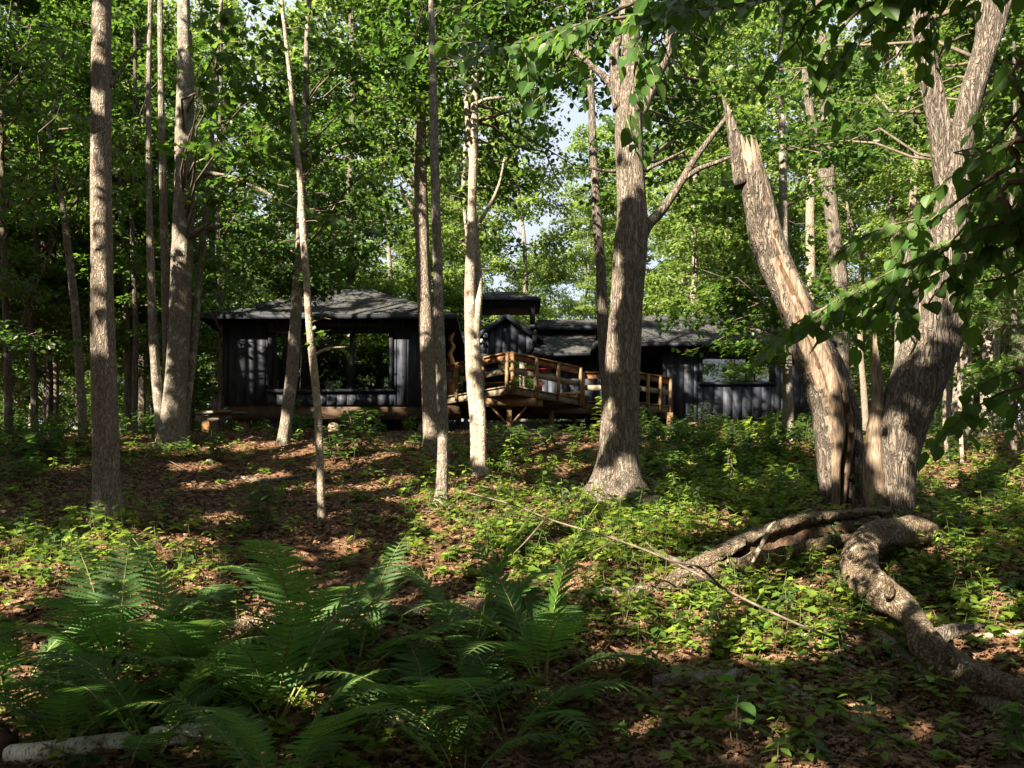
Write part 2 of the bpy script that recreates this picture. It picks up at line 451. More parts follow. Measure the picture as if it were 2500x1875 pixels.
for px, py, r in [(608, 838, 20), (630, 872, 20), (605, 905, 28), (635, 915, 30), (612, 938, 22), (970, 825, 16), (990, 862, 20), (985, 915, 32), (1010, 960, 28), (1015, 895, 22),
                  (690, 975, 18), (850, 975, 20), (930, 975, 26), (965, 975, 20), (1020, 985, 18), (640, 842, 14)]:
    lit(P(px, py, WALL_L), r / F * WALL_L * .62)
for px, py, r in [(1680, 938, 20), (1662, 915, 14), (1775, 965, 22), (1690, 1012, 22), (1730, 1012, 24), (1790, 1008, 28), (1850, 948, 16), (1905, 985, 14), (1660, 880, 12), (1830, 1010, 16)]:
    lit(P(px, py, WALL_R), r / F * WALL_R * .65)
for px, py, Y, r in [(600, 762, 21, 26), (700, 755, 21.2, 28), (830, 745, 21.5, 30), (900, 760, 21, 28), (980, 752, 21.5, 26), (640, 768, 20.7, 20),  # left roof
                     (1290, 855, 22.5, 14), (1400, 842, 23, 30), (1360, 858, 22.5, 26), (1650, 800, 24, 50), (1580, 815, 23.5, 36), (1750, 812, 24, 40), (1600, 780, 25, 36), (1450, 785, 25, 40), 
                     (1200, 872, 20.2, 18), (1225, 868, 19.8, 14), (1300, 880, 20.3, 20), (1340, 885, 20.6, 16), (1395, 900, 21.2, 14), (1250, 900, 19.7, 12), (1130, 890, 21, 14), (1500, 915, 21.5, 14), (1450, 945, 21.6, 20),
                     (1445, 900, 22.4, 24), (1610, 925, 22.1, 16), (1632, 1040, 22.4, 16), (1210, 950, 20.2, 16), (1270, 955, 20, 16), (1330, 970, 20.6, 14), (1110, 975, 21, 12), (1330, 940, 22, 24), (1240, 1010, 19.8, 10), (501, 1035, 20.4, 14), (530, 1008, 20.5, 20)]:
    lit(P(px, py, Y), r / F * Y * .6)

for u, v, Y, r in [(1800, 640, 4.15, 26), (1850, 600, 4.05, 22), (1900, 575, 4.0, 24), (1990, 470, 3.95, 28), (2030, 500, 3.9, 24), (1720, 655, 4.2, 20), (2100, 165, 3.9, 18), (1760, 130, 4.35, 24), (1060, 110, 4.8, 20), (1150, 90, 4.7, 22), (1240, 120, 4.7, 18)]:
    lit(D(u, v, Y), wid(r, Y))

for u, v, Y, r in [(1100, 1180, 6.6, 30), (1080, 1260, 6.6, 28), (800, 1190, 6.8, 22), (720, 1250, 6.6, 20), (470, 1330, 6.2, 30), (560, 1430, 6.0, 32), (620, 1480, 5.9, 28), (300, 1330, 6.3, 24), (520, 1380, 6.1, 24), (1120, 1450, 6.0, 26), (120, 1350, 6.2, 26), (590, 1620, 5.4, 26), (460, 1620, 5.5, 22), (860, 1500, 5.9, 22), (1000, 1600, 5.5, 18), (1650, 1580, 5.6, 20), (1850, 1500, 6.0, 24), (1980, 1560, 5.8, 22), (1350, 1540, 5.9, 20)]:
    lit(D(u, v, Y), wid(r, Y))
for x in (-5.9, -5.6, -5.3, -4.8, -3.6, -3.3): lit((x, 21.15, 5.02), .2)

# ------------------------------------------------------------------ ground
def ground_mat():
    m, nt, N, L, b = new_mat('forest_floor')
    mp = tex_coord(N, L, (1, 1, 1))
    vo = N.new('ShaderNodeTexVoronoi'); vo.inputs['Scale'].default_value = 16; vo.inputs['Randomness'].default_value = 1
    L.new(mp.outputs[0], vo.inputs['Vector'])
    r = ramp(N, [(0, (.035, .02, .012)), (.35, (.11, .06, .034)), (.7, (.18, .105, .06)), (1, (.06, .034, .02))])
    L.new(vo.outputs['Color'], r.inputs[0])
    nz = N.new('ShaderNodeTexNoise'); nz.inputs['Scale'].default_value = 1.1; nz.inputs['Detail'].default_value = 6
    L.new(mp.outputs[0], nz.inputs['Vector'])
    r2 = ramp(N, [(.35, (.45, .42, .38)), (.65, (1.1, 1.05, 1))])
    L.new(nz.outputs[0], r2.inputs[0])
    mu = N.new('ShaderNodeMix'); mu.data_type = 'RGBA'; mu.blend_type = 'MULTIPLY'; mu.inputs[0].default_value = 1
    L.new(r.outputs[0], mu.inputs[6]); L.new(r2.outputs[0], mu.inputs[7])
    L.new(mu.outputs[2], b.inputs['Base Color'])
    b.inputs['Roughness'].default_value = .95; b.inputs['Specular IOR Level'].default_value = .1
    f = N.new('ShaderNodeTexNoise'); f.inputs['Scale'].default_value = 22; f.inputs['Detail'].default_value = 5
    L.new(mp.outputs[0], f.inputs['Vector'])
    ad = N.new('ShaderNodeMath'); ad.operation = 'ADD'
    L.new(vo.outputs['Distance'], ad.inputs[0]); L.new(f.outputs[0], ad.inputs[1])
    bp = N.new('ShaderNodeBump'); bp.inputs['Distance'].default_value = .04
    L.new(ad.outputs[0], bp.inputs['Height']); L.new(bp.outputs[0], b.inputs['Normal'])
    return m
xs = np.concatenate([np.linspace(-300, -14, 30), np.arange(-13.5, 13.6, .16), np.linspace(14, 300, 30)])
ys = np.concatenate([np.linspace(-120, 2.6, 30), np.arange(3, 24, .16), np.linspace(24.5, 400, 50)])
XX, YY = np.meshgrid(xs, ys)
ZZ = ground(XX, YY)
near = (np.abs(XX) < 13.6) & (YY > 2.9) & (YY < 24)
ZZ = ZZ + near * rng.normal(0, .012, XX.shape)
nx = len(xs)
i = (np.arange(len(ys) - 1)[:, None] * nx + np.arange(nx - 1)[None, :]).ravel()
g = Geo().quads(np.stack([XX.ravel(), YY.ravel(), ZZ.ravel()], -1), np.stack([i, i + 1, i + nx + 1, i + nx], -1))
obj('ground', g, ground_mat(), smooth=True, kind='structure', label='forest floor rising towards the dark cabins')

def scatter(n, x0, x1, y0, y1, dens):
    """points on the ground kept with the probability dens(u, v) gives for where they show"""
    y = rng.uniform(y0, y1, n); x = rng.uniform(x0, x1, n)
    z = ground(x, y)
    u, v = to_uv(x, y, z)
    k = (rng.random(n) < dens(u, v, x, y)) & (u > -120) & (u < 2330) & (v < 1760)
    return np.stack([x, y, z], -1)[k]

# dead leaves lying about
def d_lit(u, v, x, y): return np.where(y < 13, .85, .6) * np.where((np.abs(x) > 8), .6, 1)
pl = np.vstack([scatter(42000, -6.2, 6.2, 4.6, 8.5, d_lit), scatter(44000, -9.5, 9.5, 8.5, 14, d_lit), scatter(34000, -12, 12, 14, 20.5, d_lit)])
n = len(pl)
nzv = norm(np.stack([rng.normal(0, .45, n), rng.normal(-.1, .45, n), np.ones(n)], -1))
az = rng.uniform(0, 2 * pi, n)
X_, Y_, Z_ = axes_from(np.stack([np.cos(az), np.sin(az), rng.normal(0, .2, n)], -1), nzv)
pl[:, 2] += rng.uniform(.008, .05, n)
g = Geo().inst(LEAF_DEAD, pl, X_, Y_, Z_, rng.uniform(.045, .115, n))
obj('leaf_litter', g, M['litter'], kind='stuff', label='brown dead leaves lying all over the forest floor')

# fallen sticks too small to count
g = Geo()
for p in scatter(420, -9, 9, 5, 20, lambda u, v, x, y: .8 + 0 * u):
    a = random.uniform(0, 2 * pi); l = random.uniform(.15, .7); d = np.array([cos(a), sin(a), 0])
    q = [p + d * t * l + np.array([random.gauss(0, .03), random.gauss(0, .03), 0]) for t in (0, .5, 1)]
    q = [np.array([a_[0], a_[1], float(ground(a_[0], a_[1])) + .035 + .05 * random.random()]) for a_ in q]
    g.tube(q, [.008, .007, .004], 5)
obj('fallen_sticks', g, M['twig'], kind='stuff', label='thin grey sticks scattered over the dead leaves')

# low seedlings and herbs
def blob(u, v, cu, cv, ru, rv): return np.exp(-(((u - cu) / ru) ** 2 + ((v - cv) / rv) ** 2))
def d_herb(u, v, x, y):
    d = .05 + 0 * u
    d = np.maximum(d, .9 * blob(u, v, 130, 1210, 330, 70))
    d = np.maximum(d, 1.0 * blob(u, v, 1260, 1170, 330, 105))
    d = np.maximum(d, .95 * blob(u, v, 1660, 1340, 480, 110))
    d = np.maximum(d, .9 * blob(u, v, 1560, 1060, 250, 110))
    d = np.maximum(d, .85 * blob(u, v, 2080, 1240, 200, 160))
    d = np.maximum(d, .55 * blob(u, v, 2080, 1060, 200, 60))
    d = np.maximum(d, .5 * blob(u, v, 1500, 1560, 700, 120))
    d = np.maximum(d, .6 * blob(u, v, 400, 1560, 700, 130))
    d = np.maximum(d, .35 * blob(u, v, 1050, 990, 260, 60))
    d = np.maximum(d, .3 * blob(u, v, 250, 980, 300, 40))
    return d * (1 - .93 * np.maximum(blob(u, v, 1180, 918, 190, 34), blob(u, v, 620, 925, 230, 26)))
ph = np.vstack([scatter(1500, -5, 5, 4.7, 7, d_herb), scatter(4600, -7, 7, 7, 10.5, d_herb), scatter(6800, -10, 10, 10.5, 15.5, d_herb), scatter(3000, -12, 12, 15.5, 19.5, d_herb)])
def herbs(pts, hmin, hmax, lmin, lmax, tmpl, nl, name, mat, label):
    g = Geo(); gs = Geo()
    n = len(pts)
    H = rng.uniform(hmin, hmax, n) * rng.choice([.6, 1, 1, 1.5], n)
    kk = rng.integers(nl[0], nl[1], n)
    lean = rng.normal(0, .18, (n, 2))
    idx = np.repeat(np.arange(n), kk)
    m = len(idx)
    w = np.concatenate([np.arange(k) for k in kk]); f = w / np.repeat(kk, kk)
    az = np.repeat(rng.uniform(0, 6.3, n), kk) + w * 2.4 + rng.normal(0, .3, m)
    hh = H[idx] * (.45 + .55 * f)
    pos = pts[idx] + np.stack([lean[idx, 0] * hh, lean[idx, 1] * hh, hh], -1)
    out = np.stack([np.cos(az), np.sin(az), rng.normal(-.12, .3, m)], -1)
    nrm = np.stack([rng.normal(0, .3, m), rng.normal(0, .3, m), np.ones(m)], -1)
    X, Y, Z = axes_from(out, nrm)
    pos = pos + Y * .02
    g.inst(tmpl, pos, X, Y, Z, rng.uniform(lmin, lmax, m))
    obj(name, g, mat, kind='stuff', label=label)
    for j in range(n):
        a = pts[j] + [0, 0, -.02]; b = pts[j] + np.array([lean[j, 0] * H[j], lean[j, 1] * H[j], H[j]])
        gs.bar(a, a + (b - a) * .93, .0035, .0035)
    return gs
sel = rng.random(len(ph))
g1 = herbs(ph[sel < .5], .06, .24, .055, .125, LEAF_MAPLE, (4, 8), 'seedlings', M['herb'], 'low maple seedlings covering the sunny slope')
g2 = herbs(ph[(sel >= .5) & (sel < .85)], .06, .34, .045, .12, LEAF_HERB, (6, 12), 'herbs', M['herb'], 'low leafy herbs between the seedlings and logs')
g3 = herbs(ph[sel >= .85], .12, .34, .06, .11, LEAF_OVAL, (6, 12), 'undergrowth', M['dark'], 'darker low undergrowth among the herbs')
for gg in (g2, g3):
    for V, Lq, Tq in zip(gg.V, gg.L, gg.T): g1.quads(V, np.array([(0, 3, 2, 1), (4, 5, 6, 7), (0, 1, 5, 4), (1, 2, 6, 5), (2, 3, 7, 6), (3, 0, 4, 7)]))
obj('herb_stems', g1, M['stem'], kind='stuff', label='thin green stems under the seedlings and herbs')

# dense low bushes in front of the cabins
def d_low(u, v, x, y):
    return np.maximum.reduce([.9 * blob(u, v, 1560, 985, 200, 55), .75 * blob(u, v, 60, 985, 130, 50), .6 * blob(u, v, 2120, 980, 160, 30), .25 * blob(u, v, 760, 945, 130, 20)])
pb = scatter(2600, -11, 11, 12, 20, d_low)
gs = herbs(pb, .25, .55, .06, .12, LEAF_OVAL, (14, 26), 'low_bushes', M['dark'], 'dark knee high bushes below the cabin walls')
obj('bush_stems', gs, M['twig'], kind='stuff', label='thin brown stems of the low bushes')

# grass: tufts at the foot of the trunk on the far side of the ferns and in the sunny patch
def d_gr(u, v, x, y): return np.maximum.reduce([.9 * blob(u, v, 320, 1240, 170, 35), .8 * blob(u, v, 235, 1115, 90, 26), .5 * blob(u, v, 90, 1200, 140, 50), .3 * blob(u, v, 1300, 1200, 400, 120), .4 * blob(u, v, 2050, 1240, 60, 30)])
pg = scatter(6000, -8, 8, 7, 12.5, d_gr)
n = len(pg) * 5
pg = np.repeat(pg, 5, 0) + np.stack([rng.normal(0, .04, n), rng.normal(0, .04, n), np.zeros(n)], -1)
BLADE = (np.array([(-.012, 0, 0), (.012, 0, 0), (.009, .5, .06), (-.009, .5, .06), (0, 1, .26)]), [(0, 1, 2, 3), (3, 2, 4)])
az = rng.uniform(0, 6.3, n)
up = np.stack([np.cos(az) * .45, np.sin(az) * .45, np.ones(n)], -1)
X_, Y_, Z_ = axes_from(up, np.stack([np.cos(az), np.sin(az), np.zeros(n)], -1))
obj('grass', Geo().inst(BLADE, pg, X_, Y_, Z_, rng.uniform(.12, .34, n)), M['grass'], kind='stuff', label='fine pale grass in the sunny patch behind the ferns')

# ------------------------------------------------------------------ the cabins
M['black'] = wood_mat('black_stained_boards', (.013, .017, .026), (.04, .047, .066), rough=.6, scale=(30, 30, 2.2), bump=.0008)
M['blacktrim'] = wood_mat('black_stained_trim', (.01, .013, .02), (.02, .025, .036), rough=.65, scale=(12, 12, 12), bump=.002)
M['deck'] = wood_mat('brown_deck_timber', (.12, .055, .025), (.26, .135, .062), scale=(6, 6, 6), bump=.004)
M['decklight'] = wood_mat('yellow_pressure_treated_timber', (.13, .08, .036), (.24, .155, .075), scale=(14, 14, 3), bump=.003)
M['grey'] = wood_mat('weathered_grey_timber', (.1, .08, .055), (.25, .21, .15), scale=(5, 5, 12), bump=.004)
M['post'] = wood_mat('log_pier', (.1, .08, .06), (.3, .24, .17), scale=(14, 14, 2), bump=.01)
M['orange'] = wood_mat('orange_timber', (.3, .15, .06), (.5, .28, .12), scale=(14, 14, 3), bump=.003)
M['beam'] = wood_mat('brown_beam', (.05, .03, .018), (.1, .065, .04), scale=(4, 14, 14), bump=.003)  # brown darkened to stand for the shade under the floors
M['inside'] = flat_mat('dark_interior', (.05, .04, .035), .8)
M['pine'] = wood_mat('honey_pine', (.4, .2, .06), (.6, .34, .12), scale=(8, 8, 3), bump=.004, rough=.5)
M['red'] = flat_mat('red_paint', (.2, .016, .01), .5)
M['tin'] = flat_mat('green_tin', (.05, .12, .09), .35)
M['white'] = flat_mat('white_enamel', (.6, .6, .58), .35)
M['stone'] = flat_mat('grey_stone', (.2, .19, .17), .9)
M['flash'] = flat_mat('grey_metal_flashing', (.35, .37, .38), .35, .6)
def shingle_mat():
    m, nt, N, L, b = new_mat('roof_shingles')
    g = N.new('ShaderNodeNewGeometry')
    r = ramp(N, [(0, (.015, .018, .021)), (.5, (.025, .029, .032)), (1, (.036, .04, .043))])
    L.new(g.outputs['Random Per Island'], r.inputs[0])
    mp = tex_coord(N, L, (1, 1, 1)); nz = N.new('ShaderNodeTexNoise'); nz.inputs['Scale'].default_value = 2; nz.inputs['Detail'].default_value = 8
    L.new(mp.outputs[0], nz.inputs['Vector'])
    r2 = ramp(N, [(.42, (0, 0, 0)), (.72, (1, 1, 1))]); L.new(nz.outputs[0], r2.inputs[0])
    mx = N.new('ShaderNodeMix'); mx.data_type = 'RGBA'; mx.inputs[7].default_value = (.045, .043, .034, 1)
    L.new(r2.outputs[0], mx.inputs[0]); L.new(r.outputs[0], mx.inputs[6]); L.new(mx.outputs[2], b.inputs['Base Color'])
    b.inputs['Roughness'].default_value = .9
    f = N.new('ShaderNodeTexNoise'); f.inputs['Scale'].default_value = 120; L.new(mp.outputs[0], f.inputs['Vector'])
    bp = N.new('ShaderNodeBump'); bp.inputs['Distance'].default_value = .004; L.new(f.outputs[0], bp.inputs['Height']); L.new(bp.outputs[0], b.inputs['Normal'])
    return m
M['shingle'] = shingle_mat()
def glass_mat():
    m, nt, N, L, b = new_mat('window_glass')
    gl = N.new('ShaderNodeBsdfGlossy'); gl.inputs['Roughness'].default_value = .0
    tr = N.new('ShaderNodeBsdfTransparent'); tr.inputs[0].default_value = (.86, .88, .87, 1)
    fr = N.new('ShaderNodeFresnel'); fr.inputs[0].default_value = 2.7
    ms = N.new('ShaderNodeMixShader')
    L.new(fr.outputs[0], ms.inputs[0]); L.new(tr.outputs[0], ms.inputs[1]); L.new(gl.outputs[0], ms.inputs[2])
    L.new(ms.outputs[0], N['Material Output'].inputs[0])
    return m
M['glass'] = glass_mat()

def plane_shingles(g, A, B, C, Dd, course=.13, tab=.3):
    """courses of tabs over a roof plane: eave A-B, top Dd-C (above A and above B)"""
    A, B, C, Dd = (np.asarray(q, float) for q in (A, B, C, Dd))
    nrm = norm(np.cross(B - A, Dd - A))
    if nrm[2] < 0: nrm = -nrm
    h = np.linalg.norm((C + Dd) / 2 - (A + B) / 2)
    n = max(2, int(h / course))
    for k in range(n):
        t0, t1 = k / n, min(1, (k + 1.15) / n)
        l0, r0, l1, r1 = A + (Dd - A) * t0, B + (C - B) * t0, A + (Dd - A) * t1, B + (C - B) * t1
        w = np.linalg.norm(r0 - l0); m = max(1, int(w / tab))
        for j in range(m):
            a = min(1, max(0, (j + (.5 if k % 2 else 0)) / m)); c = min(1, (j + 1 + (.5 if k % 2 else 0)) / m - .006)
            if c <= a: continue
            lift = .016 + random.uniform(0, .007)
            p0, p1 = l0 + (r0 - l0) * a + nrm * lift, l0 + (r0 - l0) * c + nrm * lift
            p2, p3 = l1 + (r1 - l1) * c + nrm * .006, l1 + (r1 - l1) * a + nrm * .006
            g.add([p0, p1, p2, p3, p0 - nrm * .014, p1 - nrm * .014], [(0, 1, 2, 3), (4, 5, 1, 0)])
def slab(g, pts, th):
    """a plate of thickness th under a polygon"""
    pts = [np.asarray(p, float) for p in pts]; n = len(pts)
    dn = np.array([0, 0, -th])
    return g.add(pts + [p + dn for p in pts], [tuple(range(n)), tuple(range(2 * n - 1, n - 1, -1))] + [(i, i + n, (i + 1) % n + n, (i + 1) % n) for i in range(n)])
def hip_roof(parent, x0, x1, y0, y1, ze, rx0, rx1, ry, zr, th=.1):
    e = [(x0, y0, ze), (x1, y0, ze), (x1, y1, ze), (x0, y1, ze)]
    ra, rb = (rx0, ry, zr), (rx1, ry, zr)
    g = Geo()
    V = [*e, ra, rb]; dn = [tuple(np.array(v) - (0, 0, th)) for v in V]
    g.add(V + dn, [(0, 1, 5, 4), (1, 2, 5), (2, 3, 4, 5), (3, 0, 4), (6, 10, 11, 7), (7, 11, 8), (8, 11, 10, 9), (9, 10, 6), (0, 6, 7, 1), (1, 7, 8, 2), (2, 8, 9, 3), (3, 9, 6, 0)])
    r = obj('roof', g, M['blacktrim'], parent)
    g = Geo()
    for q in ((e[0], e[1], rb, ra), (e[1], e[2], rb, rb), (e[2], e[3], ra, rb), (e[3], e[0], ra, ra)): plane_shingles(g, *q)
    obj('shingles', g, M['shingle'], r, kind='stuff')
    for f, (a, c) in enumerate(((0, 1), (1, 2), (3, 0))):
        p, q = np.array(e[a], float), np.array(e[c], float)
        out = norm(np.cross(q - p, (0, 0, 1)))
        obj('fascia', Geo().bar(p + out * .016 - (0, 0, th / 2 + .01), q + out * .016 - (0, 0, th / 2 + .01), .03, th + .01), M['blacktrim'], r)
    return r
def boards(parent, x0, x1, y, z0, z1, w=.252, skip=None, name='siding_board'):
    """upright boards on a wall that faces the camera, each a piece of its own; skip = (x0, x1, z0, z1) of an opening"""
    n = max(1, int(round((x1 - x0) / w))); w = (x1 - x0) / n
    for k in range(n):
        a, c = x0 + k * w + .006, x0 + (k + 1) * w - .006
        d = random.uniform(.02, .027)
        spans = [(z0, z1)]
        if skip:
            sx0, sx1, sz0, sz1 = skip
            if c > sx0 + .02 and a < sx1 - .02:
                if a < sx0: obj(name, Geo().box(a, sx0 - .004, y - d, y, z0, z1), M['black'], parent); a = sx0
                if c > sx1: obj(name, Geo().box(sx1 + .004, c, y - d, y, z0, z1), M['black'], parent); c = sx1
                spans = [(z0, sz0 - .004), (sz1 + .004, z1)]
        for s0, s1 in spans:
            obj(name, Geo().box(a, c, y - d - .001 * (k % 3), y, s0, s1 - .002), M['black'], parent)
def window(parent, x0, x1, z0, z1, y, mull):
    """one window opening: frame, mullions and a pane per light"""
    g = Geo()
    t = .06
    g.box(x0 - .03, x1 + .03, y - .075, y + .06, z1 - t, z1 + .02); g.box(x0 - .06, x1 + .06, y - .1, y + .06, z0 - .03, z0 + t * .7)
    g.box(x0 - .03, x0 + t, y - .07, y + .058, z0 + t * .7, z1 - t); g.box(x1 - t, x1 + .03, y - .07, y + .058, z0 + t * .7, z1 - t)
    w = obj('window', g, M['blacktrim'], parent)
    ed = [x0] + list(mull) + [x1]
    for m in mull: obj('mullion', Geo().box(m - .05, m + .05, y - .066, y + .056, z0 + t * .7 + .002, z1 - t - .002), M['blacktrim'], w)
    for k in range(len(ed) - 1):
        a = ed[k] + (t if k == 0 else .05) + .001; c = ed[k + 1] - (t if k == len(ed) - 2 else .05) - .001
        Vp = [(a, y + .004 * k, z0 + .043), (c, y + .006 - .004 * k, z0 + .043), (c, y + .006 - .003 * k, z1 - t), (a, y - .002 + .004 * k, z1 - t)]
        obj('pane', Geo().add(Vp, [(0, 1, 2, 3)]), M['glass'], w)
    return w

# --- the cabin with the wide window
Y0 = 21.0
cab = empty('cabin', (-4.6, Y0, 3.0), 'black board cabin with a low hip roof and a wide three-light window', 'cabin', 'black cabins')
xL, xR, zF, zT = -7.32, -1.92, 3.37, 5.62
W = (-6.2, -3.08, 3.72, 5.28)
g = Geo()
y = Y0 + .003
g.box(xL + .02, W[0], y, y + .1, zF, zT); g.box(W[1], xR - .02, y, y + .1, zF, zT)
g.box(W[0], W[1], y, y + .1, zF, W[2]); g.box(W[0], W[1], y, y + .1, W[3], zT)
obj('wall', g, M['blacktrim'], cab, label='front wall with the wide window')
obj('wall', Geo().box(xL, xL + .1, Y0 + .105, Y0 + 5.3, zF, zT), M['black'], cab)
obj('wall', Geo().box(xR - .1, xR, Y0 + .105, Y0 + 5.3, zF, zT), M['black'], cab)
g = Geo().box(xL + .1, -6.0, Y0 + 5.2, Y0 + 5.3, zF, zT).box(-5.5, xR - .1, Y0 + 5.2, Y0 + 5.3, zF, zT).box(-6.0, -5.5, Y0 + 5.2, Y0 + 5.3, zF, 4.2).box(-6.0, -5.5, Y0 + 5.2, Y0 + 5.3, 5.0, zT)
obj('wall', g, M['inside'], cab, label='rear wall with one opening')
obj('floor', Geo().box(xL + .1, xR - .1, Y0 + .11, Y0 + 5.19, zF, zF + .06), M['inside'], cab)
boards(cab, xL, xR, Y0, zF, zT, skip=(W[0] - .06, W[1] + .06, W[2] - .05, W[3] + .05))
for x in (xL, xR): obj('corner_board', Geo().box(x - .045, x + .045, Y0 - .055, Y0 + .09, zF - .01, zT - .01), M['blacktrim'], cab)
window(cab, *W, Y0, [-5.08, -4.1])
hip_roof(cab, -7.79, -1.41, Y0 - .5, Y0 + 5.85, 5.56, -5.25, -4.05, Y0 + 2.7, 7.14)
for k in range(12): obj('rafter_end', Geo().box(-7.55 + k * .53, -7.5 + k * .53, Y0 - .46, Y0 - .03, 5.42, 5.48), M['blacktrim'], cab)
obj('sill_beam', Geo().box(xL + .05, xR + .6, Y0 + .03, Y0 + .25, 3.02, zF - .005), M['beam'], cab)
obj('ceiling', Geo().box(xL + .1, xR - .1, Y0 + .11, Y0 + 5.19, zT - .05, zT - .01), M['inside'], cab)
obj('tie_beam', Geo().box(-6.12, -3.14, Y0 + .14, Y0 + .24, 4.92, 5.12), M['pine'], cab, label='honey coloured beam inside behind the window')
for px, w in ((586, .3), (810, .34), (1031, .3)):
    x = (px - CX) / F * Y0
    g = Geo().tube([(x, Y0 + .3, float(ground(x, Y0 + .3)) - .1), (x, Y0 + .3, 2.85), (x, Y0 + .3, 3.015)], [w / 2, w / 2, w / 2 * .97], 14, lump=.02, seed=px, step=.12)
    obj('pier', g, M['post'], cab, smooth=True)
obj('wall', Geo().box(xL + .3, 8.2, Y0 + 2.9, Y0 + 3.0, 2.3, 3.36), M['inside'], cab, label='dark backing added deep under the floor for its shade')  # dark sheet added to stand for the deep shade under the floor

# a carved post and a stool seen through the window
pst = empty('carved_post', (-4.35, Y0 + .9, zF + .06), 'turned wooden post inside the cabin behind the window', 'post')
obj('shaft', Geo().tube([(-4.35, Y0 + .9, zF + .06), (-4.35, Y0 + .9, 3.7), (-4.36, Y0 + .9, 3.95), (-4.34, Y0 + .9, 4.3), (-4.36, Y0 + .9, 4.7), (-4.37, Y0 + .9, 5.0)], [.16, .15, .09, .1, .06, .05], 12, lump=.03, seed=3, step=.08), M['pine'], pst, smooth=True)
stl = empty('stool', (-5.28, Y0 + .8, zF + .06), 'small wooden stool inside the cabin behind the middle pane', 'stool')
obj('seat', Geo().tube([(-5.28, Y0 + .8, 3.94), (-5.28, Y0 + .8, 3.98)], [.17, .17], 16), M['pine'], stl)
for k in range(3):
    a = k * 2.1 + .4
    obj('leg', Geo().tube([(-5.28 + .16 * cos(a), Y0 + .8 + .16 * sin(a), zF + .06), (-5.28 + .09 * cos(a), Y0 + .8 + .09 * sin(a), 3.94)], [.02, .018], 8), M['pine'], stl)

# plank step at the outer corner of the cabin
bn = empty('plank_step', (-7.6, 20.5, 2.6), 'low weathered plank platform on a short orange post at the cabin corner', 'platform')
obj('plank', Geo().bar((-7.86, 20.42, 3.07), (-6.98, 20.3, 3.1), .14, .06), M['grey'], bn)
obj('plank', Geo().bar((-7.9, 20.5, 2.96), (-6.98, 20.4, 2.96), .05, .13), M['grey'], bn)
obj('plank', Geo().bar((-7.8, 20.6, 3.1), (-6.7, 20.75, 3.12), .25, .05), M['grey'], bn)
obj('post', Geo().box(-7.75, -7.57, 20.45, 20.6, float(ground(-7.65, 20.5)) - .1, 2.893), M['orange'], bn)

# --- the cabin with the dark low window
Y1 = 23.0
c2 = empty('cabin', (6.3, Y1, 3.0), 'black board cabin with a dark low window, behind the broken snag', 'cabin', 'black cabins')
xL2, xR2, zF2, zT2 = 4.28, 8.36, 3.26, 5.42
W2 = (5.28, 7.3, 4.28, 5.06)
y = Y1 + .003
g = Geo()
g.box(xL2 + .02, W2[0], y, y + .1, zF2, zT2); g.box(W2[1], xR2 - .02, y, y + .1, zF2, zT2); g.box(W2[0], W2[1], y, y + .1, zF2, W2[2]); g.box(W2[0], W2[1], y, y + .1, W2[3], zT2)
obj('wall', g, M['blacktrim'], c2, label='front wall with the low window')
obj('wall', Geo().box(xL2, xL2 + .1, Y1 + .105, Y1 + 4.6, zF2, zT2), M['black'], c2)
obj('wall', Geo().box(xR2 - .1, xR2, Y1 + .105, Y1 + 4.6, zF2, zT2), M['black'], c2)
obj('wall', Geo().box(xL2 + .1, xR2 - .1, Y1 + 4.5, Y1 + 4.6, zF2, zT2), M['inside'], c2)
obj('floor', Geo().box(xL2 + .1, xR2 - .1, Y1 + .11, Y1 + 4.49, zF2, zF2 + .06), M['inside'], c2)
obj('ceiling', Geo().box(xL2 + .1, xR2 - .1, Y1 + .11, Y1 + 4.49, zT2 - .05, zT2 - .01), M['inside'], c2)
boards(c2, xL2, xR2, Y1, zF2, zT2, w=.275, skip=(W2[0] - .06, W2[1] + .06, W2[2] - .05, W2[3] + .05))
for x in (xL2, xR2): obj('corner_board', Geo().box(x - .045, x + .045, Y1 - .055, Y1 + .09, zF2 - .01, zT2 - .01), M['blacktrim'], c2)
window(c2, *W2, Y1, [6.62])
hip_roof(c2, 2.26, 8.9, Y1 - .5, Y1 + 5.1, 5.34, 4.1, 6.9, Y1 + 2.3, 6.83)
for k in range(12): obj('rafter_end', Geo().box(2.5 + k * .53, 2.55 + k * .53, Y1 - .46, Y1 - .03, 5.2, 5.26), M['blacktrim'], c2)
obj('sill_beam', Geo().box(xL2 + .05, xR2 - .05, Y1 + .03, Y1 + .2, 3.0, zF2 - .005), M['beam'], c2)
for x in (4.6, 6.3, 8.0): obj('pier', Geo().box(x - .12, x + .12, Y1 + .02, Y1 + .3, float(ground(x, Y1)) - .1, 2.995), M['post'], c2)
# recessed porch wall between the two cabins
obj('wall', Geo().box(2.2, 4.28, Y1 + 1.6, Y1 + 1.7, zF2, 5.4), M['blacktrim'], c2, label='recessed entry wall')
boards(c2, 1.35, 3.1, Y1 + .55, 3.5, 5.3, w=.27)
obj('wall', Geo().box(1.36, 3.09, Y1 + .553, Y1 + .65, 3.5, 5.3), M['blacktrim'], c2, label='porch wall behind the railing')

# --- pavilion in the middle: gabled porch, lookout turret, clerestory hall
pv = empty('pavilion', (0, 24, 3.0), 'black pavilion with a small gabled porch, hip roofed lookout and clerestory', 'pavilion')
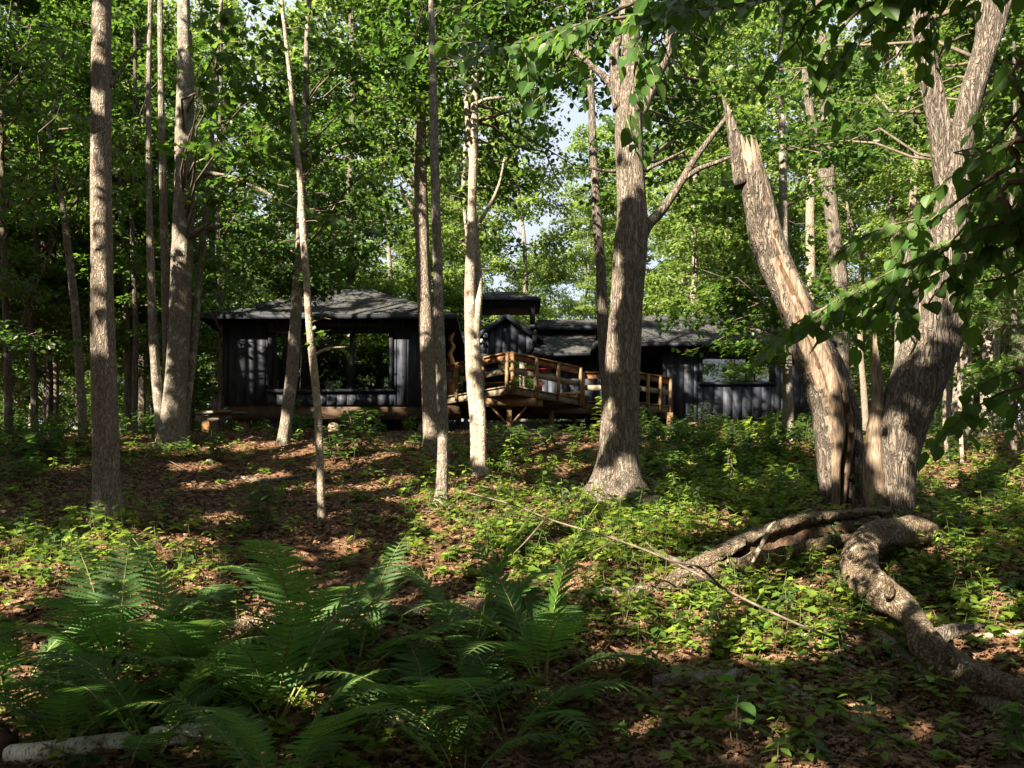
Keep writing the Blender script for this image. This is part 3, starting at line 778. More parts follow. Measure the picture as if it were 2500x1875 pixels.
# hall roof, lower slope and clerestory
zt, ze, yt, ye = 5.98, 5.27, 25.2, 23.6
g = Geo(); slab(g, [(-1.75, ye, 5.66), (-.9, ye, 5.66), (-.9, yt, 6.3), (-1.75, yt, 6.3)], .1)
r1 = obj('roof', g, M['blacktrim'], pv, label='hall roof beside the carved post')
g = Geo(); plane_shingles(g, (-1.75, ye, 5.66), (-.9, ye, 5.66), (-.9, yt, 6.3), (-1.75, yt, 6.3)); obj('shingles', g, M['shingle'], r1, kind='stuff')
q = [P(1301, 862, 22.9), P(1441, 862, 22.9), P(1456, 820, 24.2), P(1318, 820, 24.2)]
g = Geo(); slab(g, q, .1)
r2 = obj('roof', g, M['blacktrim'], pv, label='low roof under the clerestory')
g = Geo(); plane_shingles(g, *q); obj('shingles', g, M['shingle'], r2, kind='stuff')
q2 = [P(1300, 795, 24.0), P(1660, 795, 24.0), P(1640, 778, 25.4), P(1316, 781, 25.4)]
g = Geo(); slab(g, q2, .12)
r3 = obj('roof', g, M['blacktrim'], pv, label='clerestory roof')
g = Geo(); plane_shingles(g, *q2); obj('shingles', g, M['shingle'], r3, kind='stuff')
zc0, zc1 = P(0, 820, 24.25)[2], P(0, 797, 24.25)[2]
for px in (1317, 1338, 1381, 1425, 1468, 1512, 1556): 
    x = P(px, 0, 24.25)[0]; obj('clerestory_post', Geo().box(x - .035, x + .035, 24.22, 24.32, zc0 + .02, zc1 - .06), M['blacktrim'], pv)
x0, x1 = P(1310, 0, 24.25)[0], P(1580, 0, 24.25)[0]
obj('clerestory_rail', Geo().box(x0, x1, 24.2, 24.34, zc0 - .05, zc0 + .018), M['blacktrim'], pv)
obj('clerestory_rail', Geo().box(x0, x1, 24.2, 24.34, zc1 - .058, zc1 + .02), M['blacktrim'], pv)
obj('pane', Geo().add([(x0, 24.3, zc0), (x1, 24.3, zc0), (x1, 24.3, zc1), (x0, 24.3, zc1)], [(0, 1, 2, 3)]), M['glass'], pv)
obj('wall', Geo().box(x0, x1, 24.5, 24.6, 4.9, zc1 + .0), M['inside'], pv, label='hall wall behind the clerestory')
# gabled porch front
ap = P(1236, 768, 23.3); hw = .9; dr = .62
for sgn in (-1, 1):
    lo = ap + np.array([sgn * hw, 0, -dr])
    obj('bargeboard', Geo().bar(ap + (sgn * .02, -.02, -.05), lo + (0, -.02, -.05), .04, .13, up=(sgn * .55, 0, .83)), M['blacktrim'], pv)
    g = Geo(); q = [ap + (0, .01, .02), lo + (sgn * .16, .01, -.09), lo + (sgn * .16, 1.6, -.09), ap + (0, 1.6, .02)]
    slab(g, q if sgn < 0 else q[::-1], .08)
    rr = obj('roof', g, M['blacktrim'], pv, label='porch gable slope')
    g = Geo(); plane_shingles(g, *( (q[1], q[2], q[3], q[0]))); obj('shingles', g, M['shingle'], rr, kind='stuff')
obj('corner_post', Geo().box(ap[0] + hw - .16, ap[0] + hw - .04, 23.22, 23.34, ap[2] - dr - .25, ap[2] - dr + .02), M['blacktrim'], pv)
yw = 23.45
zl = P(0, 864, yw)[2]
g = Geo()
V = [(ap[0] - hw + .1, yw, zl), (ap[0] + hw - .1, yw, zl), (ap[0] + hw - .1, yw, ap[2] - dr - .05), (ap[0], yw, ap[2] - .12), (ap[0] - hw + .1, yw, ap[2] - dr - .05)]
g.add(V + [(a, b_ + .1, c) for a, b_, c in V], [(0, 1, 2, 3, 4), (9, 8, 7, 6, 5), (0, 5, 6, 1), (1, 6, 7, 2), (2, 7, 8, 3), (3, 8, 9, 4), (4, 9, 5, 0)])
gw = obj('gable_wall', g, M['blacktrim'], pv)
for k in range(7):
    a = ap[0] - hw + .12 + k * .225; c = a + .213; zz = [ap[2] - .14 - abs(b_ - ap[0]) * .66 for b_ in (a, c)]
    if a < ap[0] < c: pts = [(a, zl), (c, zl), (c, zz[1]), (ap[0], ap[2] - .14), (a, zz[0])]
    else: pts = [(a, zl), (c, zl), (c, zz[1]), (a, zz[0])]
    n = len(pts)
    Vb = [(p[0], yw - .022, p[1]) for p in pts] + [(p[0], yw - .002, p[1]) for p in pts]
    obj('siding_board', Geo().add(Vb, [tuple(range(n)), tuple(range(2 * n - 1, n - 1, -1))] + [(i, i + n, (i + 1) % n + n, (i + 1) % n) for i in range(n)]), M['black'], gw)
obj('lintel', Geo().box(-1.95, .78, yw - .04, yw + .08, zl - .12, zl - .004), M['blacktrim'], pv)
obj('wall', Geo().box(-1.4, -1.2, yw + .15, yw + .25, 3.6, 5.6), M['blacktrim'], pv)
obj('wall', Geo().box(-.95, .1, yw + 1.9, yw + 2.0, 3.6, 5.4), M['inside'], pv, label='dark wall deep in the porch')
obj('wall', Geo().box(.62, .76, yw + .02, yw + .16, 3.6, zl - .12), M['blacktrim'], pv)
obj('wall', Geo().box(-1.9, -.9, yw - .02, yw + .06, zl, 5.62), M['blacktrim'], pv, label='wall strip above the opening')
boards(pv, .8, 1.5, yw + .1, 3.58, 4.55, w=.27)
boards(pv, 1.5, 2.3, yw + .1, 3.58, 4.0, w=.27)
obj('wall', Geo().box(2.05, 2.35, yw - .05, yw + .05, 3.58, 5.2), M['blacktrim'], pv)
# lookout
tx0, tx1 = P(1152, 0, 23.9)[0], P(1318, 0, 23.9)[0]
hip_roof(pv, tx0, tx1, 23.9, 25.4, 6.98, tx0 + .55, tx1 - .75, 24.65, 7.36, th=.08)
for x in (P(1301, 0, 24.1)[0], P(1166, 0, 24.1)[0]):
    for yy in (24.1, 25.2):
        obj('lookout_post', Geo().box(x - .06, x + .06, yy - .06, yy + .06, 6.2 if yy < 25 else 6.3, 6.9), M['blacktrim'], pv)
obj('lookout_beam', Geo().box(tx0 + .15, tx1 - .18, 25.16, 25.26, 6.86, 6.99), M['blacktrim'], pv)
obj('lookout_ceiling', Geo().box(tx0 + .1, tx1 - .1, 24.0, 25.35, 6.85, 6.9), M['blacktrim'], pv)
obj('flashing', Geo().box(P(1293, 0, 24)[0], P(1305, 0, 24)[0], 23.98, 24.02, P(0, 800, 24)[2], P(0, 793, 24)[2]), M['flash'], pv)
# white lamps under the gable
for px, py in ((1186, 818), (1176, 833)):
    lp = empty('wall_lamp', P(px, py, 23.4), 'small white porch lamp on the gable wall, ' + ('the upper of two' if py < 825 else 'the lower of two'), 'lamp', 'white porch lamps')
    p = P(px, py, 23.36)
    obj('shade', Geo().tube([p + (0, -.1, -.05), p + (0, -.06, 0), p + (0, 0, .05)], [.07, .055, .025], 12), M['white'], lp, smooth=True)
    obj('arm', Geo().tube([p + (0, 0, .05), p + (0, .06, .06)], [.014, .014], 8), M['blacktrim'], lp)

# --- deck
dk = empty('deck', (0.2, 20.8, 2.8), 'pointed timber deck with brown board railings on posts before the pavilion', 'deck')
zD = 3.58
A0, A1, A2 = np.array([-1.96, 21.4, 0]), np.array([-.05, 19.6, 0]), np.array([1.8, 21.4, 0])
B0, B1, B2 = np.array([1.84, 21.52, 0]), np.array([3.26, 21.55, 0]), np.array([4.32, 22.4, 0])
for k in range(15):
    y_ = 19.72 + k * .142
    h_ = (y_ - 19.6) * 1.03
    a = max(-1.9, -.05 - h_ + .02); c = min(1.75, -.05 + h_ - .02)
    if c - a > .1: obj('deck_board', Geo().box(a, c, y_ - .066, y_ + .066, zD - .035, zD - .001 * (k % 3)), M['grey'], dk)
obj('subfloor', Geo().box(-1.9, 2.3, 21.8, 23.4, zD - .06, zD - .01), M['grey'], dk, label='deck floor towards the porch')
g = Geo(); slab(g, [B0 + (0, .05, zD - .1), B1 + (0, .05, zD - .1), B2 + (0, .05, zD - .06), (4.3, 23.0, zD - .06), (1.84, 23.3, zD - .1)], .04)
obj('subfloor', g, M['grey'], dk, label='lower deck floor')
def railing(p, q, z, posts, ptop=.82, dz=0):
    p, q = p + (0, 0, z), q + (0, 0, z + dz)
    d = norm(q - p); out = np.cross(d, (0, 0, 1))
    if out[1] > 0: out = -out
    up = np.array([0, 0, 1.0])
    obj('rim_joist', Geo().bar(p - up * .075, q - up * .075, .04, .17), M['grey'], dk)
    obj('rim_cap', Geo().bar(p + up * .018 + out * .02, q + up * .018 + out * .02, .09, .025), M['grey'], dk)
    obj('top_rail', Geo().bar(p + up * ptop + out * .005, q + up * ptop + out * .005, .13, .03), M['deck'], dk)
    obj('rail_board', Geo().bar(p + up * (ptop - .095), q + up * (ptop - .095), .035, .14), M['deck'], dk)
    obj('middle_rail', Geo().bar(p + up * .4, q + up * .4, .035, .135), M['grey'], dk)
    for t in posts:
        b_ = p + (q - p) * t + out * .058
        obj('rail_post', Geo().bar(b_ - up * .13, b_ + up * (ptop - .02), .08, .06, up=out), M['decklight'], dk)
railing(A0, A1, zD, [.0, .31, .67, .985])
railing(A1, A2, zD, [.015, .33, .64, .97])
railing(B0, B1, zD - .07, [.02, .985], ptop=.8)
railing(B1, B2, zD - .07, [.3, .66, .97], ptop=.8, dz=.02)
obj('carrier_beam', Geo().bar(P(1176, 981, 20.1), P(1309, 981, 20.1), .05, .17), M['decklight'], dk)
obj('carrier_beam', Geo().bar(P(1165, 984, 20.45), P(1325, 984, 20.45), .05, .17), M['decklight'], dk)
def gz(x, y): return float(ground(x, y))
for px, Y, zt_, w in ((1243, 20.27, 3.2, .13), (1346, 21.3, 3.26, .13), (1402, 22.2, 3.26, .12), (1635, 22.25, 3.36, .15), (1120, 21.9, 3.2, .13), (1560, 22.0, 3.3, .12)):
    x = P(px, 0, Y)[0]
    obj('support_post', Geo().box(x - w / 2, x + w / 2, Y - w / 2, Y + w / 2, gz(x, Y) - .15, zt_), M['decklight'], dk)
for s_ in (1196, 1289):
    obj('brace', Geo().bar(P(s_, 988, 20.2), P(1243 + (s_ - 1243) * .16, 1034, 20.2), .05, .06, up=(0, -1, 0)), M['decklight'], dk)
obj('carrier_beam', Geo().bar(P(1305, 1003, 21.15), P(1450, 1003, 21.6), .06, .15), M['beam'], dk)
obj('carrier_beam', Geo().bar(P(1418, 1000, 21.58), P(1560, 1000, 21.6), .05, .14), M['deck'], dk)
obj('carrier_beam', Geo().bar(P(1070, 1010, 22.6), P(1640, 1013, 22.9), .08, .25), M['beam'], dk)

# --- things on the deck
cp = empty('carved_pole', P(1106, 967, 21.6), 'wavy honey coloured carved pole rising from a stump on the deck', 'sculpture')
tk = [(1105, 968, 27), (1105, 940, 27), (1106, 926, 24)]
obj('stump', Geo().tube([P(a, b_, 21.7) for a, b_, c in tk], [c / 2 / F * 21.7 for a, b_, c in tk], 14, lump=.03, seed=4, step=.05), M['pine'], cp, smooth=True)
tk = [(1107, 924, 8), (1111, 905, 11), (1107, 892, 12), (1101, 875, 13), (1098, 863, 12), (1106, 848, 11), (1103, 838, 9), (1099, 828, 11), (1104, 818, 9), (1111, 810, 2)]
obj('snake', Geo().tube([P(a, b_, 21.7) for a, b_, c in tk], [c / 2 / F * 21.7 for a, b_, c in tk], 10, lump=.04, seed=6, step=.03), M['pine'], cp, smooth=True)
tb = empty('picnic_table', (-.2, 21.0, zD), 'small red metal table with braced legs on the deck behind the rail', 'table')
tzz = P(0, 902, 21)[2]
for k in range(5): obj('slat', Geo().box(.05, 1.0, 20.85 + k * .13, 20.95 + k * .13, tzz - .03, tzz - .001 * (k % 2)), M['red'], tb)
for x in (.25, .75):
    obj('leg', Geo().bar((x, 20.95, zD), (x, 20.95, tzz - .03), .045, .045), M['red'], tb)
    obj('leg', Geo().bar((x, 21.35, zD), (x, 21.35, tzz - .03), .045, .045), M['red'], tb)
    obj('brace', Geo().bar((x - .2, 20.93, tzz - .04), (x, 20.93, tzz - .25), .025, .025), M['red'], tb)
be = empty('bench', (-.5, 21.2, zD), 'low dark bench with brown slats beside the carved pole', 'bench')
for k in range(3): obj('slat', Geo().bar((-.95, 21.0 + k * .12, zD + .33), (-.02, 20.9 + k * .12, zD + .36), .09, .03), M['deck'], be)
for x in (-.8, -.2): obj('leg', Geo().box(x - .03, x + .03, 20.98, 21.2, zD, zD + .315), M['blacktrim'], be)
bk = empty('table', (-.6, 21.9, zD), 'dark side table standing behind the deck rail', 'table')
tz2 = P(0, 902.5, 21.9)[2]
obj('tabletop', Geo().box(-.9, -.05, 21.75, 22.15, tz2 - .04, tz2), M['blacktrim'], bk)
for x in (-.8, -.15): obj('leg', Geo().box(x - .03, x + .03, 21.85, 22.0, zD, tz2 - .04), M['blacktrim'], bk)
cd = empty('tool_caddy', (-.22, 21.9, tz2), 'orange wooden caddy with a thin arched handle on the dark table', 'caddy')
g = Geo().box(-.36, -.08, 21.83, 21.99, tz2 + .001, tz2 + .1); obj('box', g, M['orange'], cd)
pts = [(-.22 + .15 * cos(a), 21.9, tz2 + .1 + .15 * sin(a)) for a in np.linspace(pi, 0, 9)]
obj('handle', Geo().tube(pts, [.008] * 9, 6), M['red'], cd)
obj('jar', Geo().tube([(-.24, 21.9, tz2 + .101), (-.24, 21.9, tz2 + .17), (-.2, 21.9, tz2 + .2)], [.07, .06, .02], 10), M['tin'], cd)
lb = empty('log_bench', (1.55, 21.2, zD), 'orange half log seat lying low at the deck corner', 'bench')
obj('seat', Geo().bar((1.3, 21.0, zD + .08), (1.72, 21.25, zD + .15), .16, .06), M['orange'], lb)
obj('leg', Geo().box(1.6, 1.66, 21.15, 21.25, zD, zD + .1), M['orange'], lb)

# ------------------------------------------------------------------ trees
def curve_pts(a, b, rise, n=6):
    a, b = np.asarray(a, float), np.asarray(b, float)
    t = np.linspace(0, 1, n)[:, None]
    p = a + (b - a) * t
    p[:, 2] += rise * 4 * (t * (1 - t))[:, 0]
    p[1:-1] += rng.normal(0, .03 * np.linalg.norm(b - a), (n - 2, 3))
    return p
def leaves_of(cent, rad, n, size, tilt=.24, droop=.22):
    """leaves lying in flat sprays round the centres: positions and axes"""
    cent = np.asarray(cent, float); m = len(cent)
    if m == 0: return np.zeros((0, 3)), None, None, None, None
    rad = np.broadcast_to(rad, m); n = np.broadcast_to(n, m).astype(int)
    nr = norm(np.stack([rng.normal(0, tilt, m), rng.normal(0, tilt, m), np.ones(m)], -1))
    idx = np.repeat(np.arange(m), n); k = len(idx)
    a = rng.uniform(0, 2 * pi, k); q = np.sqrt(rng.random(k)) * rad[idx]
    d = np.stack([np.cos(a), np.sin(a), np.zeros(k)], -1)
    N_ = nr[idx]
    d = norm(d - N_ * np.sum(d * N_, -1, keepdims=True))
    pos = cent[idx] + d * q[:, None] + rng.normal(0, 1, (k, 3)) * (.1 * rad[idx])[:, None]
    pos[:, 2] -= droop * .6 * q ** 2 / np.maximum(rad[idx], .01)
    yd = norm(d + rng.normal(0, .45, (k, 3)) - np.array([0, 0, droop]))
    nz_ = norm(N_ + rng.normal(0, .38, (k, 3)))
    X, Y, Z = axes_from(yd, nz_)
    return pos, X, Y, Z, size * rng.uniform(.55, 1.3, k)
def bough(trunk, tip, nspray, spread, tw, r0=None):
    """a limb from the trunk to its tip with side twigs; returns spray centres"""
    hd = np.linalg.norm(trunk[:, :2] - tip[:2], axis=1).min()
    zo = np.clip(tip[2] - rng.uniform(-.1, .55) * hd, trunk[0, 2] + .8, trunk[-1, 2] - .05)
    i = np.argmin(np.abs(trunk[:, 2] - zo)); o = trunk[i]
    p = curve_pts(o, tip, .1 * hd, 6)
    L_ = np.linalg.norm(tip - o)
    r0 = r0 or min(.03, .004 + .0065 * L_)
    tw.tube(p, np.linspace(r0, .005, 6), 5)
    out = []
    for k in range(nspray):
        t = rng.uniform(.35, 1.02) if k else 1.0
        j = min(4, int(t * 5)); f = t * 5 - j
        b = p[j] + (p[j + 1] - p[j]) * f
        side = norm(np.cross(tip - o, (0, 0, 1)))
        c = b + side * rng.normal(0, 1) * spread * (1.1 - .5 * t) + np.array([0, 0, rng.normal(0, .1 * spread)])
        tw.tube([b, (b + c) / 2 + [0, 0, .03], c], [.006, .005, .003], 3)
        out.append(c)
    return out

class Twigs:
    """collects limbs and twigs; the smallest are left out where a sunlit place needs a gap"""
    def __init__(s, thin=False): s.a = []; s.thin = thin
    def tube(s, pts, rad, sides): s.a.append((np.asarray(pts, float), np.asarray(rad, float), sides))
    def build(s):
        g = Geo()
        a = [t for t in s.a if not (s.thin and len(t[0]) <= 3)]
        if not a: return g
        rs = [resample(t[0], t[1], .15)[0] for t in a]
        kk = keep(np.vstack(rs), grow=.02); c = 0
        for (pts, rad, sides), r_ in zip(a, rs):
            free = kk[c:c + len(r_)].all(); c += len(r_)
            if (s.thin or len(pts) <= 3) and not free: continue
            g.tube(pts, rad * (.6 if s.thin else 1), sides)
        return g
TREES = []
STEMS = []
def tree(name, label, mat, paths, Y=None, cat='tree', group=None, H=None, boughs=(), boxes=(), crown=0, leaf='maple', tmpl=None, lsize=.11, nleaf=26, lump=.05, sides=16, flare=None, litp=.3, srad=.33, ragged=(), clo=None):
    """trunks from display-pixel paths (u, v, width[, depth shift]); boughs (u, v, depth, sprays, spread); boxes (u0, v0, u1, v1, Y0, Y1, count)"""
    u, v = paths[0][0][:2]
    if Y is None: Y = hit(u, v)
    b = D(u, v, Y)
    zg = float(ground(b[0], b[1]))
    t = empty(name, (b[0], b[1], zg), label, cat, group)
    tp = None; STEMS.clear()
    for k, path in enumerate(paths):
        pts = np.array([D(q[0], q[1], Y + (q[3] if len(q) > 3 else 0)) for q in path])
        rad = np.array([wid(q[2], Y) / 2 for q in path])
        if k == 0 or path[0][1] > v - 40 and k > 0 and path[0][1] > 860 and path[-1][1] < v - 100:
            g0 = float(ground(pts[0, 0], pts[0, 1]))
            pts = np.vstack([[pts[0, 0], pts[0, 1], min(pts[0, 2], g0) - .25], pts]); rad = np.concatenate([[rad[0] * 1.08], rad])
        if H and k == 0:
            d = norm(pts[-1] - pts[-2]); d = norm(d + [0, 0, .6])
            n = max(2, int((H - pts[-1, 2]) / 1.2))
            ex = pts[-1] + d * np.linspace(1 / n, 1, n)[:, None] * (H - pts[-1, 2]) + np.cumsum(rng.normal(0, .05, (n, 3)), 0)
            rad = np.concatenate([rad, np.linspace(rad[-1] * .95, .015, n)]); pts = np.vstack([pts, ex])
        g = Geo().tube(pts, rad, sides, lump=lump, seed=len(TREES) * 7 + k, step=max(.08, rad.max() * .5), ragged=ragged[k] if k < len(ragged) else 0, flare=flare if k == 0 else None)
        STEMS.append(obj('trunk' if k == 0 else 'limb', g, mat, t, smooth=True))
        if k == 0: tp = resample(pts, rad, .3)[0]
    tw = Twigs(); cents = []
    for (bu, bv, bY, ns, sp) in boughs:
        cs = bough(tp, D(bu, bv, bY), ns, sp, tw); cents += cs
        if rng.random() < litp: litb(np.mean(cs, 0), .45)
    for (u0, v0, u1, v1, Ya, Yb, cnt) in boxes:
        for _ in range(cnt):
            cs = bough(tp, D(rng.uniform(u0, u1), rng.uniform(v0, v1), rng.uniform(Ya, Yb)), 6, .55, tw); cents += cs
            if rng.random() < litp: litb(np.mean(cs, 0) + rng.normal(0, .2, 3), rng.uniform(.25, .6))
    if crown:
        lo = clo or max(.72 * Y + .4, tp[0, 2] + 4)
        for k in range(crown):
            z = rng.uniform(lo, tp[-1, 2] + .5); f = (z - lo) / max(tp[-1, 2] - lo, 1)
            a = k * 2.4 + rng.normal(0, .3); R = rng.uniform(1.0, 3.4) * (1.05 - .55 * f)
            o = tp[np.argmin(np.abs(tp[:, 2] - z))]
            cents += bough(tp, o + np.array([R * cos(a), R * sin(a), rng.uniform(-.2, .9)]), 7, .6, tw)
    TREES.append((t, tw, np.array(cents) if cents else np.zeros((0, 3)), srad, nleaf, lsize, leaf, tmpl or LEAF_OVAL))
    return t
def litb(p, r):
    """a sunlit bough, unless its gap would also let the sun onto the cabin walls"""
    t = (21.5 - p[1]) / -S[1]
    q = p - S * t
    if t > 0 and -8.3 < q[0] < 9 and 3.0 < q[2] < 6.4: return
    lit(p, r)
def litt(Y, *a):
    for u, v, r in a: lit(D(u, v, Y), wid(r, Y) * .8)

def root_flare(amount, lobes, ph):
    def f(t, th, pts):
        z = pts[:, 2] - pts[0, 2] - .25
        e = np.exp(-np.clip(z, 0, 9) / .22)
        return 1 + amount * e[:, None] * (.3 + .9 * np.maximum(0, np.cos(lobes * th[None, :] + ph)) ** 2)
    return f

def gash(t, th, pts):
    """a deep torn groove down the flank that faces the slope"""
    c = 4.75 + .35 * np.sin(t * 7 + 1)
    d = np.abs((th[None, :] - c[:, None] + pi) % (2 * pi) - pi)
    dep = np.interp(t, [0, .08, .2, .42, .6, .72, .8], [.05, .3, .42, .38, .3, .12, 0])
    return 1 - dep[:, None] * np.exp(-(d / .26) ** 2) + .5 * dep[:, None] * np.exp(-((d - .55) / .16) ** 2)

# the near trunks
Yt = hit(232, 1110)
litt(Yt, (220, 60, 26), (220, 130, 24), (219, 345, 26), (219, 400, 28), (219, 450, 30), (220, 505, 30), (220, 555, 30), (221, 605, 30), (223, 660, 24), (224, 760, 24), (228, 960, 16), (219, 240, 16))
tree('ash_tree', 'stout straight grey trunk standing alone, nearest tree beside the ferns', M['bark_ash'],
     [[(232, 1110, 66), (231, 1085, 60), (229, 1030, 55), (228, 950, 55), (226, 850, 53), (222, 700, 47), (219, 500, 43), (218, 300, 41), (219, 130, 40), (221, 0, 38)],
      [(236, 190, 7), (255, 160, 6), (285, 120, 5), (310, 90, 5), (322, 50, 3)], [(212, 95, 9), (203, 75, 6), (198, 55, 4)]],
     H=15.5, crown=34, leaf='oak', sides=28, lump=.018, flare=root_flare(.25, 4, 1), lsize=.13)
Yt = hit(370, 965)
litt(Yt, (385, 590, 24), (385, 630, 22), (378, 800, 24), (376, 850, 26), (374, 900, 24), (340, 830, 14), (335, 760, 12), (398, 330, 14), (410, 60, 20), (400, 420, 14))
tree('maple_clump', 'thick pale trunk with three thin stems rising from one foot', M['bark_maple'],
     [[(370, 968, 66), (371, 940, 56), (378, 850, 46), (388, 700, 46), (393, 560, 44), (398, 400, 42), (400, 250, 38), (401, 150, 34), (398, 60, 28), (397, 0, 25)],
      [(352, 958, 26), (346, 900, 22), (338, 820, 21), (330, 700, 19), (325, 560, 15), (322, 400, 12), (321, 200, 11), (325, 0, 9)],
      [(362, 930, 18, .5), (360, 800, 15, .5), (357, 620, 17, .5), (352, 400, 16, .5), (348, 200, 13, .5), (346, 0, 11, .5)],
      [(395, 948, 20, .3), (403, 880, 17, .3), (418, 760, 15, .3), (430, 620, 13, .3), (438, 520, 13, .3), (450, 400, 12, .3), (458, 280, 11, .3), (470, 120, 9, .3), (478, 0, 8, .3)],
      [(415, 510, 16), (432, 497, 13), (455, 490, 10), (482, 488, 7)], [(412, 400, 14), (440, 375, 10), (520, 390, 8), (600, 430, 5)]],
     H=15.5, crown=34, leaf='maple', tmpl=LEAF_MAPLE, lsize=.15, boughs=[(450, 110, 13.2, 6, .35), (430, 160, 13.2, 6, .35), (500, 130, 13.4, 6, .4), (520, 60, 13.2, 7, .4), (470, 195, 13, 5, .3), (560, 200, 13.6, 7, .5), (600, 260, 14, 7, .5), (560, 330, 14, 7, .5), (640, 330, 14, 7, .5), (540, 20, 13.6, 7, .5)],
     sides=24, lump=.03, flare=root_flare(.3, 3, 0), litp=.9)
Yt = hit(178, 895)
litt(Yt, (140, 470, 12), (150, 540, 12), (158, 620, 14), (168, 720, 14), (172, 780, 14), (174, 850, 14))
tree('young_maple', 'slender pale trunk leaning slightly, left of the stout straight trunk', M['bark_maple'],
     [[(178, 898, 19), (172, 800, 17), (166, 720, 17), (158, 620, 16), (145, 520, 14), (135, 440, 11), (120, 360, 9), (100, 260, 6)]], Y=17.6,
     boxes=[(0, 60, 330, 560, 15, 18.5, 15)], leaf='maple', nleaf=30, litp=.35, lump=.03, sides=12)
tree('young_maple', 'slender mottled trunk at the left edge of the woods', M['bark_dark'],
     [[(20, 940, 17), (17, 800, 15), (12, 650, 13), (8, 520, 12), (5, 350, 10), (2, 200, 8)], [(45, 720, 8), (60, 660, 7), (95, 580, 5), (120, 520, 3)]], Y=16.5,
     boxes=[(-60, 0, 200, 420, 14, 17, 13), (-40, 540, 120, 760, 15.5, 18, 5)], leaf='dark', nleaf=26, litp=.4, lump=.03, sides=12)
Yt = hit(612, 955)
litt(Yt, (612, 935, 16), (626, 850, 16), (636, 745, 12))
tree('young_maple', 'leaning pale trunk against the wide cabin window', M['bark_maple'],
     [[(612, 958, 30), (619, 905, 25), (627, 840, 27), (636, 740, 26), (641, 640, 22), (647, 520, 17), (655, 350, 14), (660, 200, 13), (664, 60, 10)]],
     H=15.5, boxes=[(500, 40, 900, 330, 14.5, 18, 20), (470, 420, 700, 620, 16, 18, 11), (680, 330, 880, 600, 16.5, 19, 10), (560, 600, 720, 640, 16.8, 17.2, 4)], crown=28, leaf='oak', nleaf=30, litp=.4, lump=.03, sides=14)
Yt = hit(694, 1118)
litt(Yt, (653, 470, 9), (656, 530, 9), (665, 640, 10), (672, 740, 10), (684, 860, 11), (690, 960, 11), (693, 1040, 11), (694, 1090, 10), (628, 200, 8), (612, 40, 8))
tree('sapling', 'thin pale sapling with one bare side twig before the cabin window', M['bark_pale'],
     [[(694, 1120, 20), (691, 1000, 17), (687, 900, 17), (679, 800, 17), (668, 700, 16), (660, 580, 15), (654, 480, 15), (648, 380, 13), (636, 290, 12), (628, 180, 9), (615, 60, 8), (609, 0, 7)],
      [(676, 772, 7), (690, 760, 6), (712, 752, 5), (745, 750, 3)], [(655, 330, 6), (668, 320, 5), (672, 350, 4)]],
     H=9, boughs=[(715, 690, 10.2, 2, .1), (700, 720, 10.1, 2, .1), (560, 120, 10, 4, .3), (690, 60, 10.3, 5, .3), (720, 480, 10.3, 3, .2)], crown=5, leaf='maple', tmpl=LEAF_MAPLE, lsize=.1, nleaf=8, srad=.22, lump=.05, sides=12)
Yt = hit(934, 978)
litt(Yt, (920, 560, 16), (920, 590, 16), (921, 690, 18), (924, 740, 20), (930, 935, 20), (910, 180, 14), (914, 630, 12))
tree('ash_tree', 'grey trunk at the cabin corner, thicker of a close pair', M['bark_ash'],
     [[(934, 978, 40), (930, 920, 34), (926, 820, 33), (921, 720, 33), (915, 600, 31), (911, 480, 30), (908, 350, 27), (909, 220, 22), (912, 80, 18), (914, 0, 16)],
      [(905, 500, 10), (890, 450, 8), (872, 425, 7), (866, 400, 5)], [(902, 430, 10), (890, 400, 8), (870, 370, 6)]],
     H=16, boxes=[(740, -20, 1010, 260, 13.5, 17, 20)], crown=34, leaf='maple', sides=18, lump=.025, litp=.3)
Yt = hit(953, 1085)
litt(Yt, (944, 480, 12), (945, 570, 14), (953, 820, 10), (957, 980, 10), (938, 130, 10))
tree('young_ash', 'slim mottled trunk in front of the deck, thinner of a close pair', M['bark_maple'],
     [[(953, 1088, 36), (955, 1060, 27), (957, 950, 25), (953, 800, 22), (948, 680, 21), (945, 560, 21), (940, 400, 20), (937, 250, 18), (933, 100, 14), (931, 0, 12)]], H=14.5, crown=28, boxes=[(880, -30, 1120, 160, 11.5, 14, 14)], leaf='oak', tmpl=LEAF_OVAL, sides=16, lump=.03)
Yt = hit(1036, 1022)
litt(Yt, (1022, 600, 18), (1022, 640, 24), (1022, 680, 26), (1023, 715, 24), (1020, 760, 20), (1022, 800, 22), (1026, 850, 22), (1028, 880, 18), (1036, 950, 22), (1038, 990, 20), (1020, 480, 12), (1020, 430, 12))
